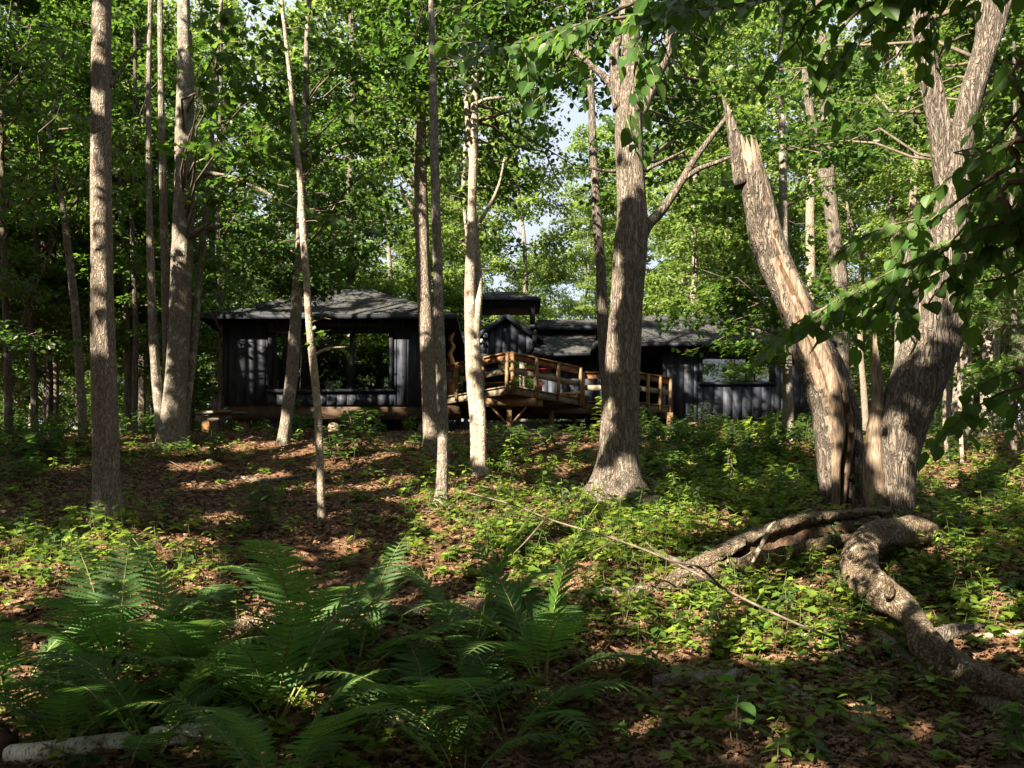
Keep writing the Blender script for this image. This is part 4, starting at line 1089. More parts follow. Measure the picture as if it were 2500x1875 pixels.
tree('maple_tree', 'pale trunk of two fused stems, brightly lit beside the turret', M['bark_pale'],
     [[(1034, 1024, 40), (1031, 985, 30), (1027, 900, 26), (1019, 800, 27), (1017, 720, 26), (1015, 640, 24), (1017, 560, 22), (1020, 430, 19), (1024, 300, 18), (1026, 150, 15), (1028, 0, 12)],
      [(1040, 1020, 26, -.05), (1040, 960, 21, -.05), (1040, 900, 20, -.06), (1032, 800, 17, -.08), (1029, 730, 17, -.05), (1033, 660, 17), (1035, 620, 15, .1), (1030, 540, 13, .2), (1026, 470, 10, .2)],
      [(1019, 345, 12), (1010, 260, 11), (1003, 140, 9), (998, 0, 7)], [(1036, 480, 9), (1065, 430, 7), (1080, 390, 5), (1090, 340, 4)], [(1028, 225, 8), (1050, 215, 7), (1090, 210, 5)]],
     H=15.5, boxes=[(1010, 120, 1260, 420, 15.5, 18, 22), (1000, -40, 1260, 150, 14.5, 17, 12), (1060, 420, 1240, 560, 17, 19, 2), (760, 260, 980, 330, 15.5, 17, 3)], crown=28, leaf='maple', nleaf=26, sides=16, lump=.03, litp=.25, flare=root_flare(.3, 4, 2))
tree('young_ash', 'slim dark trunk leaning behind the thick oak', M['bark_dark'],
     [[(1324, 990, 30), (1318, 900, 26), (1308, 800, 26), (1302, 700, 24), (1296, 560, 22), (1289, 460, 20), (1283, 350, 17), (1278, 230, 15), (1273, 70, 11), (1271, 0, 10)]], Y=13.6, H=15.5, crown=24, boxes=[(1180, -30, 1340, 230, 12.5, 15, 12)], leaf='oak', sides=14, lump=.03)
Yt = hit(1330, 1070)
litt(Yt, (1352, 480, 34), (1345, 520, 30), (1352, 640, 34), (1354, 690, 34), (1340, 735, 24), (1335, 760, 18), (1310, 1020, 34), (1335, 990, 36), (1350, 975, 30), (1275, 1060, 30), (1350, 300, 24), (1355, 400, 16), (1370, 850, 16), (1420, 460, 14), (1500, 350, 12), (1350, 800, 14))
tree('oak_tree', 'thickest upright trunk with furrowed bark and a flared foot before the deck', M['bark_oak'],
     [[(1328, 1082, 150), (1328, 1060, 122), (1331, 1030, 102), (1334, 1000, 91), (1336, 960, 85), (1340, 880, 80), (1346, 780, 75), (1352, 680, 71), (1357, 600, 70), (1362, 520, 72), (1366, 480, 68), (1363, 400, 61), (1360, 320, 60), (1358, 250, 58), (1362, 150, 44), (1360, 0, 36)],
      [(1340, 235, 34), (1330, 170, 25), (1327, 112, 22), (1340, 60, 18), (1350, 0, 16)], [(1335, 215, 20), (1318, 180, 16), (1275, 140, 12), (1225, 95, 9), (1190, 60, 6)],
      [(1380, 250, 30), (1398, 210, 28), (1420, 160, 26), (1446, 100, 24), (1458, 20, 20)], [(1384, 505, 36), (1402, 482, 24), (1430, 455, 20), (1470, 395, 17), (1500, 345, 14), (1545, 285, 11), (1580, 240, 8)],
      [(1476, 388, 13), (1510, 365, 11), (1545, 352, 9), (1590, 335, 6)], [(1312, 1025, 44), (1290, 1052, 40), (1258, 1070, 28), (1225, 1080, 14), (1200, 1086, 6)], [(1365, 1040, 40), (1380, 1066, 34), (1400, 1082, 18), (1420, 1092, 8)], [(1385, 372, 9), (1430, 350, 7), (1480, 325, 5)], [(1335, 370, 9), (1300, 368, 6), (1270, 360, 5)]],
     H=15, boxes=[(1390, -20, 1620, 330, 13, 16, 22), (1440, 270, 1640, 440, 13, 15, 7), (1240, -20, 1380, 120, 11.5, 14, 6)], crown=30, leaf='oak', tmpl=LEAF_OVAL, lsize=.12, sides=32, lump=.018, flare=root_flare(.42, 5, .6), litp=.25)
Yt = hit(1801, 1085)
litt(Yt, (1610, 335, 34), (1612, 300, 28), (1590, 250, 20), (1632, 440, 30), (1655, 520, 32), (1672, 570, 34), (1700, 640, 38), (1720, 690, 30), (1770, 790, 30), (1800, 880, 30), (1800, 960, 30), (1800, 1050, 30), (1570, 220, 16), (1800, 1000, 24))
tree('snag', 'broken leaning dead trunk with a splintered top and hollow flank', M['bark_old'],
     [[(1801, 1092, 44), (1800, 1040, 56), (1803, 960, 76), (1793, 880, 84), (1770, 800, 80), (1740, 720, 78), (1711, 650, 74), (1680, 580, 70), (1655, 510, 68), (1640, 440, 63), (1626, 380, 56), (1615, 335, 50)],
      [(1606, 400, 40, -.02), (1592, 320, 32, -.02), (1580, 270, 20, -.02), (1568, 230, 10, -.02), (1559, 204, 2)],
      [(1850, 1092, 40), (1847, 1030, 44), (1842, 960, 50), (1828, 880, 52), (1805, 800, 44), (1772, 735, 34), (1740, 680, 18)],
      [(1806, 1080, 16, -.2), (1806, 1000, 20, -.22), (1812, 940, 26, -.22), (1808, 880, 24, -.25), (1796, 820, 26, -.24), (1772, 760, 24, -.22), (1738, 690, 18, -.2), (1712, 640, 8, -.18)]],
     H=None, sides=44, lump=.04, ragged=(.26, 0, 0, 0), flare=gash)
sn = TREES[-1][0]
me = STEMS[0].data; ns_ = 44
nr_ = (len(me.polygons) - 1 - ns_) // ns_
ii = np.repeat(np.arange(nr_), ns_); jj = np.tile(np.arange(ns_), nr_)
th = jj * 2 * pi / ns_; f = ii / nr_
c0 = 4.75 + .35 * np.sin(f * 7 + 1) + rng.normal(0, .06, nr_)[ii]
dth = np.abs((th - c0 + pi) % (2 * pi) - pi)
hw = np.interp(f, [0, .08, .2, .4, .55, .7, .8, 1], [.25, .7, .85, .75, .6, .3, .05, .0]) + rng.normal(0, .08, len(f))
mi = np.zeros(len(me.polygons), np.int32)
mi[:len(f)] = np.where(dth < hw * .33, 2, np.where(dth < hw, 1, 0))
mi[:len(f)] = np.where((f > .955 + rng.normal(0, .01, len(f))) & (th > 3.6) & (th < 6.0), 1, mi[:len(f)])
mi[len(f):] = 2
me.materials.append(M['heart']); me.materials.append(M['rot'])
me.polygons.foreach_set('material_index', mi)
STEMS[3].data.materials[0] = M['heart']; STEMS[3].name = 'bare_wood'; STEMS[3]['label'] = 'pale bare heartwood strip down the flank'
for (a, w_, hh) in ((1622, 26, 50), (1605, 14, 26), (1630, 12, 40), (1612, 10, 34)):
    p0, p1 = D(a, 352, Yt - .03 + .05 * random.random()), D(a - hh * .2, 352 - hh, Yt)
    obj('splinter', Geo().tube([p0, (p0 + p1) / 2, p1], [wid(w_, Yt) / 2, wid(w_, Yt) / 2.6, .006], 7, lump=.12, seed=a, step=.05, ragged=.06), M['heart'], sn)
for (u, v, w_, h_) in ((1790, 850, 34, 90), (1794, 960, 34, 130), (1688, 660, 16, 44), (1800, 1040, 26, 70), (1640, 500, 10, 26)):
    c = D(u, v, Yt - wid(80, Yt) / 2)
    obj('cavity', Geo().tube([c + (.01, -.012, -wid(h_, Yt) / 2), c + (-.01, -.03, 0), c + (-.03, -.012, wid(h_, Yt) / 2)], [.01, wid(w_, Yt) / 2.4, .01], 8, lump=.15, seed=u, step=.05), M['rot'], sn, smooth=True)
Yt = hit(1938, 1122)
litt(Yt, (2040, 440, 34), (2040, 490, 34), (2050, 540, 24), (2000, 580, 34), (1995, 620, 30), (1985, 690, 36), (1990, 650, 30), (1935, 950, 24), (1938, 1000, 34), (1938, 1040, 30), (1940, 1080, 24), (1995, 80, 26), (2000, 120, 28), (2005, 160, 28), (2015, 215, 24), (2000, 760, 18), (1950, 570, 20), (2070, 700, 16))
tree('forked_tree', 'massive leaning trunk that forks near the top, right of the broken snag', M['bark_old'],
     [[(1938, 1125, 74), (1937, 1060, 76), (1938, 1000, 84), (1945, 930, 104), (1968, 860, 112), (2000, 780, 112), (2022, 700, 112), (2028, 640, 114), (2036, 580, 92), (2048, 500, 78), (2058, 430, 68), (2066, 350, 54), (2082, 270, 48), (2108, 170, 50), (2118, 130, 46), (2125, 70, 32), (2120, 0, 30)],
      [(2112, 160, 44), (2128, 110, 46), (2142, 70, 46), (2162, 0, 44), (2175, -60, 40)],
      [(2054, 470, 48), (2042, 380, 46), (2033, 290, 45), (2020, 220, 44), (2003, 140, 42), (1990, 60, 38), (1983, 0, 34), (1975, -60, 32)],
      [(1985, 640, 40), (1965, 590, 28), (1950, 540, 18), (1932, 490, 8)],
      [(1892, 1125, 46), (1886, 1020, 42), (1888, 940, 36), (1895, 870, 27), (1893, 800, 22), (1890, 735, 6)],
      [(1908, 1128, 36), (1904, 1040, 34), (1903, 960, 34), (1908, 900, 28), (1918, 850, 16)]],
     H=14, crown=16, boxes=[(1620, -30, 1980, 330, 11.5, 14.5, 22), (1850, 150, 2000, 420, 11.5, 14, 6), (2080, -30, 2260, 300, 11, 14, 12)], leaf='oak', sides=32, lump=.04, litp=.3, ragged=(0, 0, 0, .15, .12, .12), flare=root_flare(.15, 4, 0))
ft = TREES[-1][0]
for k, ch in enumerate(STEMS):
    if k in (4, 5): ch.data.materials[0] = M['heart' if k == 4 else 'rot']; ch.name = 'broken_stem'; ch['label'] = 'splintered dead stem beside the trunk'
for (u, v, w_, hh) in ((1905, 1100, 14, 80), (1895, 1110, 12, 55), (1916, 1105, 12, 110), (1880, 1105, 16, 70), (1870, 1110, 12, 40), (1925, 1108, 9, 60), (1850, 1105, 12, 46)):
    p0, p1 = D(u, v + 14, Yt - .12 + .1 * random.random()), D(u + random.uniform(-8, 8), v - hh, Yt - .05)
    obj('splinter', Geo().tube([p0, (p0 + p1) / 2, p1], [wid(w_, Yt) / 2, wid(w_, Yt) / 2.4, .005], 7, lump=.16, seed=u, step=.05, ragged=.06), M['heart' if u % 2 else 'rot'], ft)
litt(hit(1703, 950), (1701, 760, 12), (1702, 870, 16), (1703, 930, 16))
tree('young_maple', 'slim grey trunk before the end of the cabin with the low window', M['bark_maple'],
     [[(1703, 952, 26), (1702, 860, 22), (1700, 750, 20), (1695, 600, 19), (1692, 450, 18), (1690, 300, 15), (1688, 200, 12), (1687, 60, 10)]],
     H=13, boughs=[(1480, 700, 17, 7, .4), (1530, 670, 17, 7, .45), (1590, 690, 16.5, 7, .4), (1560, 740, 17, 6, .35), (1620, 740, 16.5, 6, .35), (1640, 680, 16.4, 6, .4), (1500, 650, 17, 6, .4), (1480, 760, 17, 4, .25), (1600, 790, 16.5, 4, .3), (1660, 770, 16, 4, .3), (1700, 640, 16, 6, .4), (1440, 690, 17.4, 4, .3)],
     boxes=[(1480, 420, 1700, 640, 15.5, 18, 12), (1700, 300, 1900, 760, 15.5, 18, 16)], leaf='maple', tmpl=LEAF_MAPLE, lsize=.13, nleaf=18, crown=5, sides=14, lump=.03, litp=.22)
tree('forked_maple', 'distant twin trunk seen between the broken snag and the forked tree', M['bark_dark'],
     [[(1818, 800, 34), (1815, 620, 32), (1805, 530, 30), (1795, 450, 28), (1788, 350, 26), (1783, 220, 22), (1778, 100, 16)], [(1790, 430, 24), (1775, 360, 21), (1758, 290, 18), (1745, 210, 16), (1738, 150, 12)]],
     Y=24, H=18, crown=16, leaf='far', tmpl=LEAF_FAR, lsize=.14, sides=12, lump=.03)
for (a, lab) in (([(2128, 930, 26), (2140, 640, 24), (2135, 500, 20), (2130, 380, 14), (2128, 200, 10)], 'mottled trunk behind the massive forked trunk, near the picture edge'),
                 ([(2080, 1022, 9), (2074, 900, 8), (2070, 760, 7), (2068, 640, 6)], 'thinnest pale pole sapling right of the massive forked trunk'),
                 ([(2046, 990, 8), (2040, 900, 8), (2042, 800, 7), (2040, 690, 5)], 'thin dark pole sapling close behind the forked trunk')):
    tree('young_maple', lab, M['bark_pale'] if 'pale' in lab else M['bark_maple'], [a], Y=20 if a[0][2] > 20 else 14.5, H=None if a[0][2] < 20 else 15,
         boxes=[(2060, 280, 2300, 640, 15, 19, 14), (2080, 640, 2260, 900, 16, 19, 7)] if a[0][2] > 20 else [(a[0][0] - 60, 560, a[0][0] + 80, 700, 14, 15, 3)], leaf='maple', litp=.7 if a[0][2] > 20 else .3, sides=10, lump=.03)
# thin understory trees
for (u, v, Y, w, lab, boxes, lf) in (
        (290, 900, 20, 13, 'thin dark trunk deep in the woods between stout trunk and maple clump', [(230, 0, 420, 300, 16.5, 19, 9), (240, 400, 420, 800, 19, 22, 9)], 'maple'),
        (475, 900, 21, 13, 'thin trunk just outside the plank step of the cabin', [(420, 520, 600, 660, 19, 21, 7), (420, 640, 480, 860, 21, 23, 4), (400, 180, 620, 420, 18, 21, 9)], 'dark'),
        (100, 915, 22, 17, 'dark birch trunk in the shady woods by the left edge', [(0, 580, 200, 860, 20, 23, 9), (30, 200, 260, 420, 18, 21, 8)], 'dark'),
        (760, 900, 27.5, 22, 'pale trunk rising behind the roof of the wide window cabin', [(620, 200, 880, 560, 24, 27, 12), (700, 380, 900, 620, 26, 28, 7)], 'maple'),
        (2190, 960, 15, 13, 'thin dark trunk at the shady right edge behind the fallen trunk', [(2120, 300, 2300, 560, 13, 16, 8), (2120, 620, 2280, 860, 13.5, 15.5, 5)], 'maple')):
    tree('young_maple', lab, M['bark_dark'], [[(u, v, w), (u + 3, v - 200, w * .9), (u - 5, v - 450, w * .75), (u + 2, v - 700, w * .55), (u, v - 880, w * .4)]], Y=Y, H=Y * .6, boxes=boxes, leaf=lf, sides=10, lump=.03, nleaf=28, litp=.35)

# trees that stand out of the picture towards the sun and shade the slope
SHADE = []
def shade_tree(x, y, lo, hi, R, lab):
    zg = float(ground(x, y))
    t = empty('shade_tree', (x, y, zg), lab, 'tree', 'trees standing behind the viewpoint')
    top = zg + hi
    tp = np.array([(x + rng.normal(0, .12), y + rng.normal(0, .12), z) for z in np.linspace(zg - .2, top, 9)])
    obj('trunk', Geo().tube(tp, np.linspace(.2, .03, 9), 12, lump=.03, seed=int(x * 7 + 999)), M['bark_ash'], t, smooth=True)
    tpf = resample(tp, np.ones(9), .3)[0]
    tw = Twigs(True); c = []
    for k in range(44):
        z = rng.uniform(zg + lo, top); a = k * 2.4 + rng.normal(0, .4); r = R * rng.uniform(.4, 1.05) * (1.05 - .5 * (z - zg - lo) / (hi - lo))
        o = tpf[np.argmin(np.abs(tpf[:, 2] - z))]
        c += bough(tpf, np.array([o[0] + r * cos(a), o[1] + r * sin(a), z + rng.uniform(-.3, .3)]), 6, .7, tw)
    SHADE.append((t, tw, np.array(c), .55, 58, .21, 'oak', LEAF_FAR))
for k, (x, y, lo, hi, R) in enumerate([(-7, -2, 3.5, 11, 3.2), (-2.5, -5, 3.2, 11, 3.2), (-11.5, 1.5, 4, 13, 3.4), (-4.5, -9, 5, 14, 3.4), (-10, -5.5, 5, 14, 3.4), (-15, -2, 5, 15, 3.6), (-14.5, 5, 5, 14, 3.6), (-19, 3, 6, 15, 3.6), (-12.5, 9.5, 6.5, 14, 3.2), (-17.5, 9, 6, 15, 3.6), (2.5, -7, 4, 12, 3.2), (-15.5, 13.5, 7, 15, 3.4), (-20, 14, 6, 15, 3.6), (-8.9, 4.6, 6.0, 13, 2.8), (6, -3, 4, 11, 3), (2.6, .6, 5.5, 12, 2.8), (-5.5, 2.0, 6.5, 13, 3.0), (-12, -10, 5, 15, 3.4), (-17, 5.5, 9, 16, 3.2), (-11, 5, 8, 15, 3.0), (-14, 11.5, 9, 16, 3.2), (-1, -1.2, 5, 11, 2.8), (-6.6, 5.0, 7, 13.5, 3.6), (-4.4, 3.3, 6.4, 12.5, 3.2), (-3.2, .8, 5.6, 11.5, 3.0), (4.4, 3.2, 6.6, 12.5, 3.6), (-9.5, 8.5, 8.5, 15, 3.2), (2.2, -2.2, 5.5, 12, 3.2)]):
    shade_tree(x, y, lo, hi, R, 'tall leafy tree standing behind the viewpoint that shades the slope')

# leaves, now that every sunlit place is known
for (t, tw, cents, srad, nleaf, lsize, leaf, tmpl) in TREES + SHADE:
    tw = tw.build()
    if tw.n: obj('twigs', tw, M['twig'], t, kind='stuff')
    if len(cents):
        pos, X, Y, Z, sc = leaves_of(cents, srad, nleaf, lsize)
        k = keep(pos, grow=.02 + lsize * .45)
        obj('crown', Geo().inst(tmpl, pos[k], X[k], Y[k], Z[k], sc[k]), M[leaf], t)

# ------------------------------------------------------------------ the woods behind: a few trees modelled once, then copied
def proto(H, lo, R, nb, lsize, nleaf, mat, leaf, seed, lean=.3, r0=.13):
    tp = np.array([(rng.normal(0, .1) * i / 4 + lean * (i / 8) ** 2, rng.normal(0, .1) * i / 4, z) for i, z in enumerate(np.linspace(-.3, H, 9))])
    tr = Geo().tube(tp, np.linspace(r0, .02, 9), 9, lump=.04, seed=seed, step=.5)
    tpf = resample(tp, np.ones(9), .3)[0]; tw = Geo(); c = []
    for k in range(nb):
        z = lo + (H - lo) * (k + rng.random()) / nb; f = (z - lo) / (H - lo)
        a = k * 2.4 + rng.normal(0, .4); r = R * rng.uniform(.45, 1.1) * (1.1 - .75 * f) * min(1, .5 + 2 * f)
        o = tpf[np.argmin(np.abs(tpf[:, 2] - z))]
        c += bough(tpf, np.array([o[0] + r * cos(a), o[1] + r * sin(a), z + .25 * r + rng.uniform(-.3, .3)]), 9, .6, tw, r0=.03)
    pos, X, Y, Z, sc = leaves_of(c, .38, nleaf, lsize, tilt=.28)
    cr = Geo().inst(LEAF_FAR, pos, X, Y, Z, sc)
    mt = tr.mesh('trunk', True); mt.materials.append(M[mat])
    mw = tw.mesh('limbs'); mw.materials.append(M['twig'])
    mc = cr.mesh('crown'); mc.materials.append(M[leaf])
    return mt, mw, mc
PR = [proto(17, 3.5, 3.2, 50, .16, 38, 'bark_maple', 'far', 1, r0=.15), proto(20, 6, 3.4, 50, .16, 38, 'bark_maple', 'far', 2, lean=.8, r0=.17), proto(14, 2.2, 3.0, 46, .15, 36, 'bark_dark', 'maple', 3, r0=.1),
      proto(19, 7, 3.0, 34, .15, 26, 'bark_ash', 'far', 4, lean=-.9, r0=.16), proto(5.5, .5, 1.8, 26, .12, 26, 'bark_dark', 'dark', 5, r0=.04), proto(7.5, .9, 2.2, 32, .13, 26, 'bark_dark', 'maple', 6, r0=.06)]
def put(k, x, y, s, label, group, name):
    z = float(ground(x, y))
    t = empty(name, (x, y, z), label, 'tree', group)
    t.rotation_euler = (rng.normal(0, .03), rng.normal(0, .03), rng.uniform(0, 6.3)); t.scale = (s, s, s * rng.uniform(.9, 1.1))
    for nme, me in zip(('trunk', 'limbs', 'crown'), PR[k]):
        o = bpy.data.objects.new(nme, me); COL.objects.link(o); o.parent = t
        if nme == 'limbs': o['kind'] = 'stuff'
GA = ('leafy broadleaf tree in the sunlit woods behind the cabins', 'trees in the woods behind the cabins', 'broadleaf_tree')
GB = ('leafy tree in the shady woods left of the cabins', 'trees in the woods left of the cabins', 'broadleaf_tree')
GC = ('leafy tree in the woods right of the cabins', 'trees in the woods right of the cabins', 'broadleaf_tree')
GD = ('dark bushy understory tree low in the woods', 'low understory trees among the trunks', 'understory_tree')
placed = []
def ok(x, y, d):
    if any((x - a) ** 2 + (y - b) ** 2 < d * d for a, b in placed): return False
    placed.append((x, y)); return True
cnt = 0
for _ in range(4000):
    if cnt >= 105: break
    y = rng.uniform(28.5, 85); x = rng.uniform(-.68, .68) * y
    px = CX + x / y * F
    if y < 40 and 1270 < px < 1370 and rng.random() < .3: continue       # the light gap above the turret
    if not ok(x, y, 2.2 + y * .014): continue
    put(int(rng.choice([0, 0, 1, 2, 3])), x, y, rng.uniform(.95, 1.35), *GA); cnt += 1
cnt = 0
for _ in range(3000):
    if cnt >= 17: break
    y = rng.uniform(20, 30); x = rng.uniform(-.72 * y, -9.4)
    if not ok(x, y, 1.9): continue
    put(int(rng.choice([1, 2, 2, 2])), x, y, rng.uniform(.7, 1.0), *GB); cnt += 1
cnt = 0
for _ in range(3000):
    if cnt >= 15: break
    y = rng.uniform(19, 31); x = rng.uniform(10.2, .76 * y if .76 * y > 11 else 12)
    if not ok(x, y, 1.9): continue
    put(int(rng.choice([0, 1, 2, 2, 3])), x, y, rng.uniform(.7, 1.0), *GC); cnt += 1
cnt = 0
for _ in range(3000):
    if cnt >= 80: break
    y = rng.uniform(21, 70); x = rng.uniform(-.7, .7) * y
    if (-9.6 < x < 10.2 and y < 30) or not ok(x, y, 1.5): continue
    put(int(rng.choice([4, 5])), x, y, rng.uniform(.7, 1.1) * (1 + .012 * (y - 21)), *GD); cnt += 1

# unseen woods round the viewpoint: mirrored in windows, some added to deepen shade
GE = ('leafy tree of the unseen woods round the viewpoint, for window reflections and shade', 'trees of the woods behind the viewpoint', 'broadleaf_tree')
for x, y in ((13, 12), (10.5, 7), (12, 3), (8, 3.2), (15, 17), (9, -2), (6.5, -1.5), (13, -4), (11.5, -1), (14, -8), (16, -13), (18, -19), (11, -10), (20, -8), (9.5, -14)):
    placed.append((x, y)); put(2, x, y, rng.uniform(.7, .9), *GE)
cnt = 0
for _ in range(3000):
    if cnt >= 30: break
    a = rng.uniform(0, 1)
    if a < .65: x, y = rng.uniform(7, 34), rng.uniform(-30, 2)
    else: x, y = rng.uniform(-30, 8), rng.uniform(-42, -24)
    if x < .75 * y + 6 and y > -2: continue
    if not ok(x, y, 3.4): continue
    put(int(rng.choice([0, 1, 2, 2, 3])), x, y, rng.uniform(.75, 1.05), *GE); cnt += 1

# ------------------------------------------------------------------ fallen logs
def dpath(q): return np.array([D(u, v, Y) for u, v, w, Y in q]), np.array([wid(w, Y) / 2 for u, v, w, Y in q])
def gpath(q, lift=.5):
    """a log lying on the ground: its centre line a little above the ground under each display pixel"""
    P_, R_ = [], []
    for u, v, w in q:
        Y = hit(u, v); p = D(u, v, Y); r = wid(w, Y) / 2
        P_.append((p[0], p[1], float(ground(p[0], p[1])) + r * lift)); R_.append(r)
    return np.array(P_), np.array(R_)
def split_tube(g, pts, rad, open_a, step=.1, n=22, seed=0, face=(0, -1, .35)):
    """a hollow log whose side is torn open: a C shaped shell swept along its line"""
    pts, rad = resample(np.asarray(pts), np.asarray(rad), step)
    m = len(pts); T = norm(np.gradient(pts, axis=0)); r2 = np.random.default_rng(seed)
    fv = np.asarray(face, float)
    U = norm(fv - T * (T @ fv)[:, None]); Wv = np.cross(T, U)
    t = np.linspace(0, 1, m)
    op = np.interp(t, *open_a)
    rows = []
    wob = np.cumsum(r2.normal(0, .05, (m, 2)), 0); wob -= np.linspace(0, 1, m)[:, None] * wob[-1]
    for i in range(m):
        h = max(.02, op[i])
        th = np.linspace(h + wob[i, 0] * .5 + r2.normal(0, .05), 2 * pi - h + wob[i, 1] * .5 + r2.normal(0, .05), n)
        k = 1 + .05 * np.sin(3 * th + i * .12) + r2.normal(0, .02, n)
        o = pts[i] + rad[i] * k[:, None] * (np.cos(th)[:, None] * U[i] + np.sin(th)[:, None] * Wv[i])
        q = pts[i] + rad[i] * (.66 + .04 * np.sin(5 * th[::-1]))[:, None] * (np.cos(th[::-1])[:, None] * U[i] + np.sin(th[::-1])[:, None] * Wv[i])
        rows.append(np.vstack([o, q]))
    V = np.vstack(rows); w = 2 * n
    i = np.arange(m - 1)[:, None] * w; j = np.arange(w)[None, :]; j2 = (j + 1) % w
    g.quads(V, np.stack([i + j, i + w + j, i + w + j2, i + j2], -1).reshape(-1, 4))
    for e in (0, (m - 1) * w):
        for a in range(n - 1):
            b_ = w - 1 - a
            g.T.append(np.array([4], np.int32)); g.L.append(np.array([e + a, e + a + 1, e + b_ - 1, e + b_], np.int32) + g.n - len(V))
q = [(1415, 1285, 22, 8.15), (1480, 1250, 58, 8.4), (1560, 1218, 86, 8.65), (1640, 1185, 96, 8.9), (1720, 1163, 100, 9.1), (1800, 1150, 92, 9.35), (1870, 1136, 76, 9.6), (1918, 1122, 46, 9.8)]
p, r = dpath(q)
l1 = empty('fallen_log', p[3] * [1, 1, 0] + [0, 0, float(ground(p[3][0], p[3][1]))], 'thick torn hollow log lying from the forked trunk down into the herbs', 'log')
g = Geo(); split_tube(g, p, r, ([0, .25, .34, .5, .8, .93, 1], [.02, .02, .3, .5, .62, .5, .4]), seed=3, step=.07, face=(0, -1, .35))
obj('shell', g, M['bark_log'], l1, smooth=True)
obj('rotten_core', Geo().tube(*dpath([(1600, 1205, 60, 8.8), (1720, 1166, 66, 9.15), (1800, 1152, 60, 9.4), (1890, 1132, 40, 9.65)]), 14, lump=.06, seed=8, step=.06), M['rot'], l1, smooth=True)
obj('branch_stub', Geo().tube(*dpath([(1625, 1215, 12, 8.6), (1650, 1168, 11, 8.5), (1664, 1138, 9, 8.45), (1676, 1128, 7, 8.45)]), 8, lump=.05, seed=2, step=.04), M['bark_pale'], l1, smooth=True, label='short bare stick standing up from the log')
q = [(2014, 1150, 40, 9.4), (1985, 1146, 60, 9.25), (1945, 1150, 58, 9.05), (1900, 1152, 60, 8.8), (1866, 1172, 64, 8.6), (1856, 1205, 68, 8.35), (1868, 1245, 70, 8.05), (1900, 1278, 76, 7.75), (1938, 1302, 66, 7.5), (1970, 1330, 48, 7.25), (1988, 1362, 60, 6.95), (2010, 1400, 80, 6.7), (2072, 1447, 72, 6.4), (2160, 1486, 64, 6.2), (2270, 1520, 56, 6.0)]
p, r = dpath(q)
l2 = empty('crooked_log', p[8] * [1, 1, 0] + [0, 0, float(ground(p[8][0], p[8][1]))], 'crooked pale fallen trunk bending like a knee, in front of the forked trunk', 'log')
obj('stem', Geo().tube(p, r, 32, lump=.085, seed=12, step=.05, ragged=0), M['bark_log'], l2, smooth=True)
obj('branch_stub', Geo().tube(*dpath([(2015, 1385, 44, 6.85), (2050, 1364, 34, 6.85), (2090, 1356, 20, 6.9), (2125, 1348, 8, 6.9)]), 12, lump=.2, seed=5, step=.04, ragged=.05), M['bark_dark'], l2, smooth=True, label='dark rotten stub on the bend')
p, r = gpath([(1885, 1368, 22), (1930, 1412, 34), (1990, 1455, 40), (2060, 1492, 42), (2130, 1528, 40), (2195, 1560, 36)], .7)
obj('fallen_branch', Geo().tube(p, r, 16, lump=.05, seed=13, step=.07), M['bark_maple'], smooth=True, loc=p[2], label='long grey branch lying along the crooked fallen trunk, below it', cat='branch')
for seg, lab in (([(175, 1397, 30), (300, 1385, 34), (420, 1374, 36), (640, 1352, 38), (830, 1338, 36), (1000, 1326, 34), (1180, 1305, 30), (1330, 1290, 26), (1440, 1277, 18)], 'long low weathered log lying on the ground behind the ferns'),):
    p, r = gpath(seg, .6)
    obj('fallen_log', Geo().tube(p, r, 16, lump=.06, seed=21, step=.09, ragged=.1), M['bark_log'], smooth=True, loc=p[4], label=lab, cat='log')
p, r = gpath([(1188, 1048, 13), (1205, 1060, 15), (1224, 1073, 16)], .9)
obj('fallen_branch', Geo().tube(p, r, 10, lump=.04, seed=22, step=.1), M['bark_pale'], smooth=True, loc=p[1], label='short pale piece of branch lying by the foot of the thickest upright trunk', cat='branch')
p, r = gpath([(900, 1000, 7), (1010, 985, 8), (1120, 960, 6)], .9)
p, r = gpath([(1570, 1245, 20), (1500, 1225, 26), (1440, 1205, 22)], .8)
for a, lab in (([(1385, 1190, 15), (1420, 1205, 16), (1470, 1222, 14)], 'short broken branch among the bright herbs left of the hollow log'),
               ([(470, 1022, 8), (560, 1042, 9), (640, 1032, 7), (690, 1020, 5)], 'bent grey stick on the dead leaves below the cabin'),
               ([(1420, 1040, 10), (1480, 1062, 10), (1520, 1072, 8)], 'thin grey branch behind the thickest upright trunk'),
               ([(2100, 1385, 14), (2160, 1378, 16), (2230, 1370, 14)], 'pale broken branch by the right edge above the fallen trunk'),
               ([(1410, 1480, 26), (1500, 1478, 32), (1600, 1470, 28)], 'mossy half buried log in the shade at the bottom'),
               ([(1640, 1440, 12), (1700, 1485, 14), (1760, 1520, 12), (1840, 1530, 8)], 'forked grey branch in the shady dead leaves')):
    p, r = gpath(a, .8)
    obj('fallen_branch', Geo().tube(p, r, 10, lump=.06, seed=a[0][0], step=.08), M['bark_pale' if 'pale' in lab else 'bark_maple'], smooth=True, loc=p[1], label=lab, cat='branch')
for a in ([(1862, 1215, 20, 8.2), (1838, 1196, 14, 8.15), (1826, 1190, 7, 8.15)], [(1925, 1290, 22, 7.4), (1922, 1262, 14, 7.35), (1915, 1248, 8, 7.3)], [(2060, 1432, 24, 6.3), (2052, 1402, 15, 6.25), (2056, 1386, 9, 6.25)]):
    obj('branch_stub', Geo().tube(*dpath(a), 9, lump=.15, seed=a[0][0], step=.04, ragged=.03), M['bark_log'], l2, smooth=True)
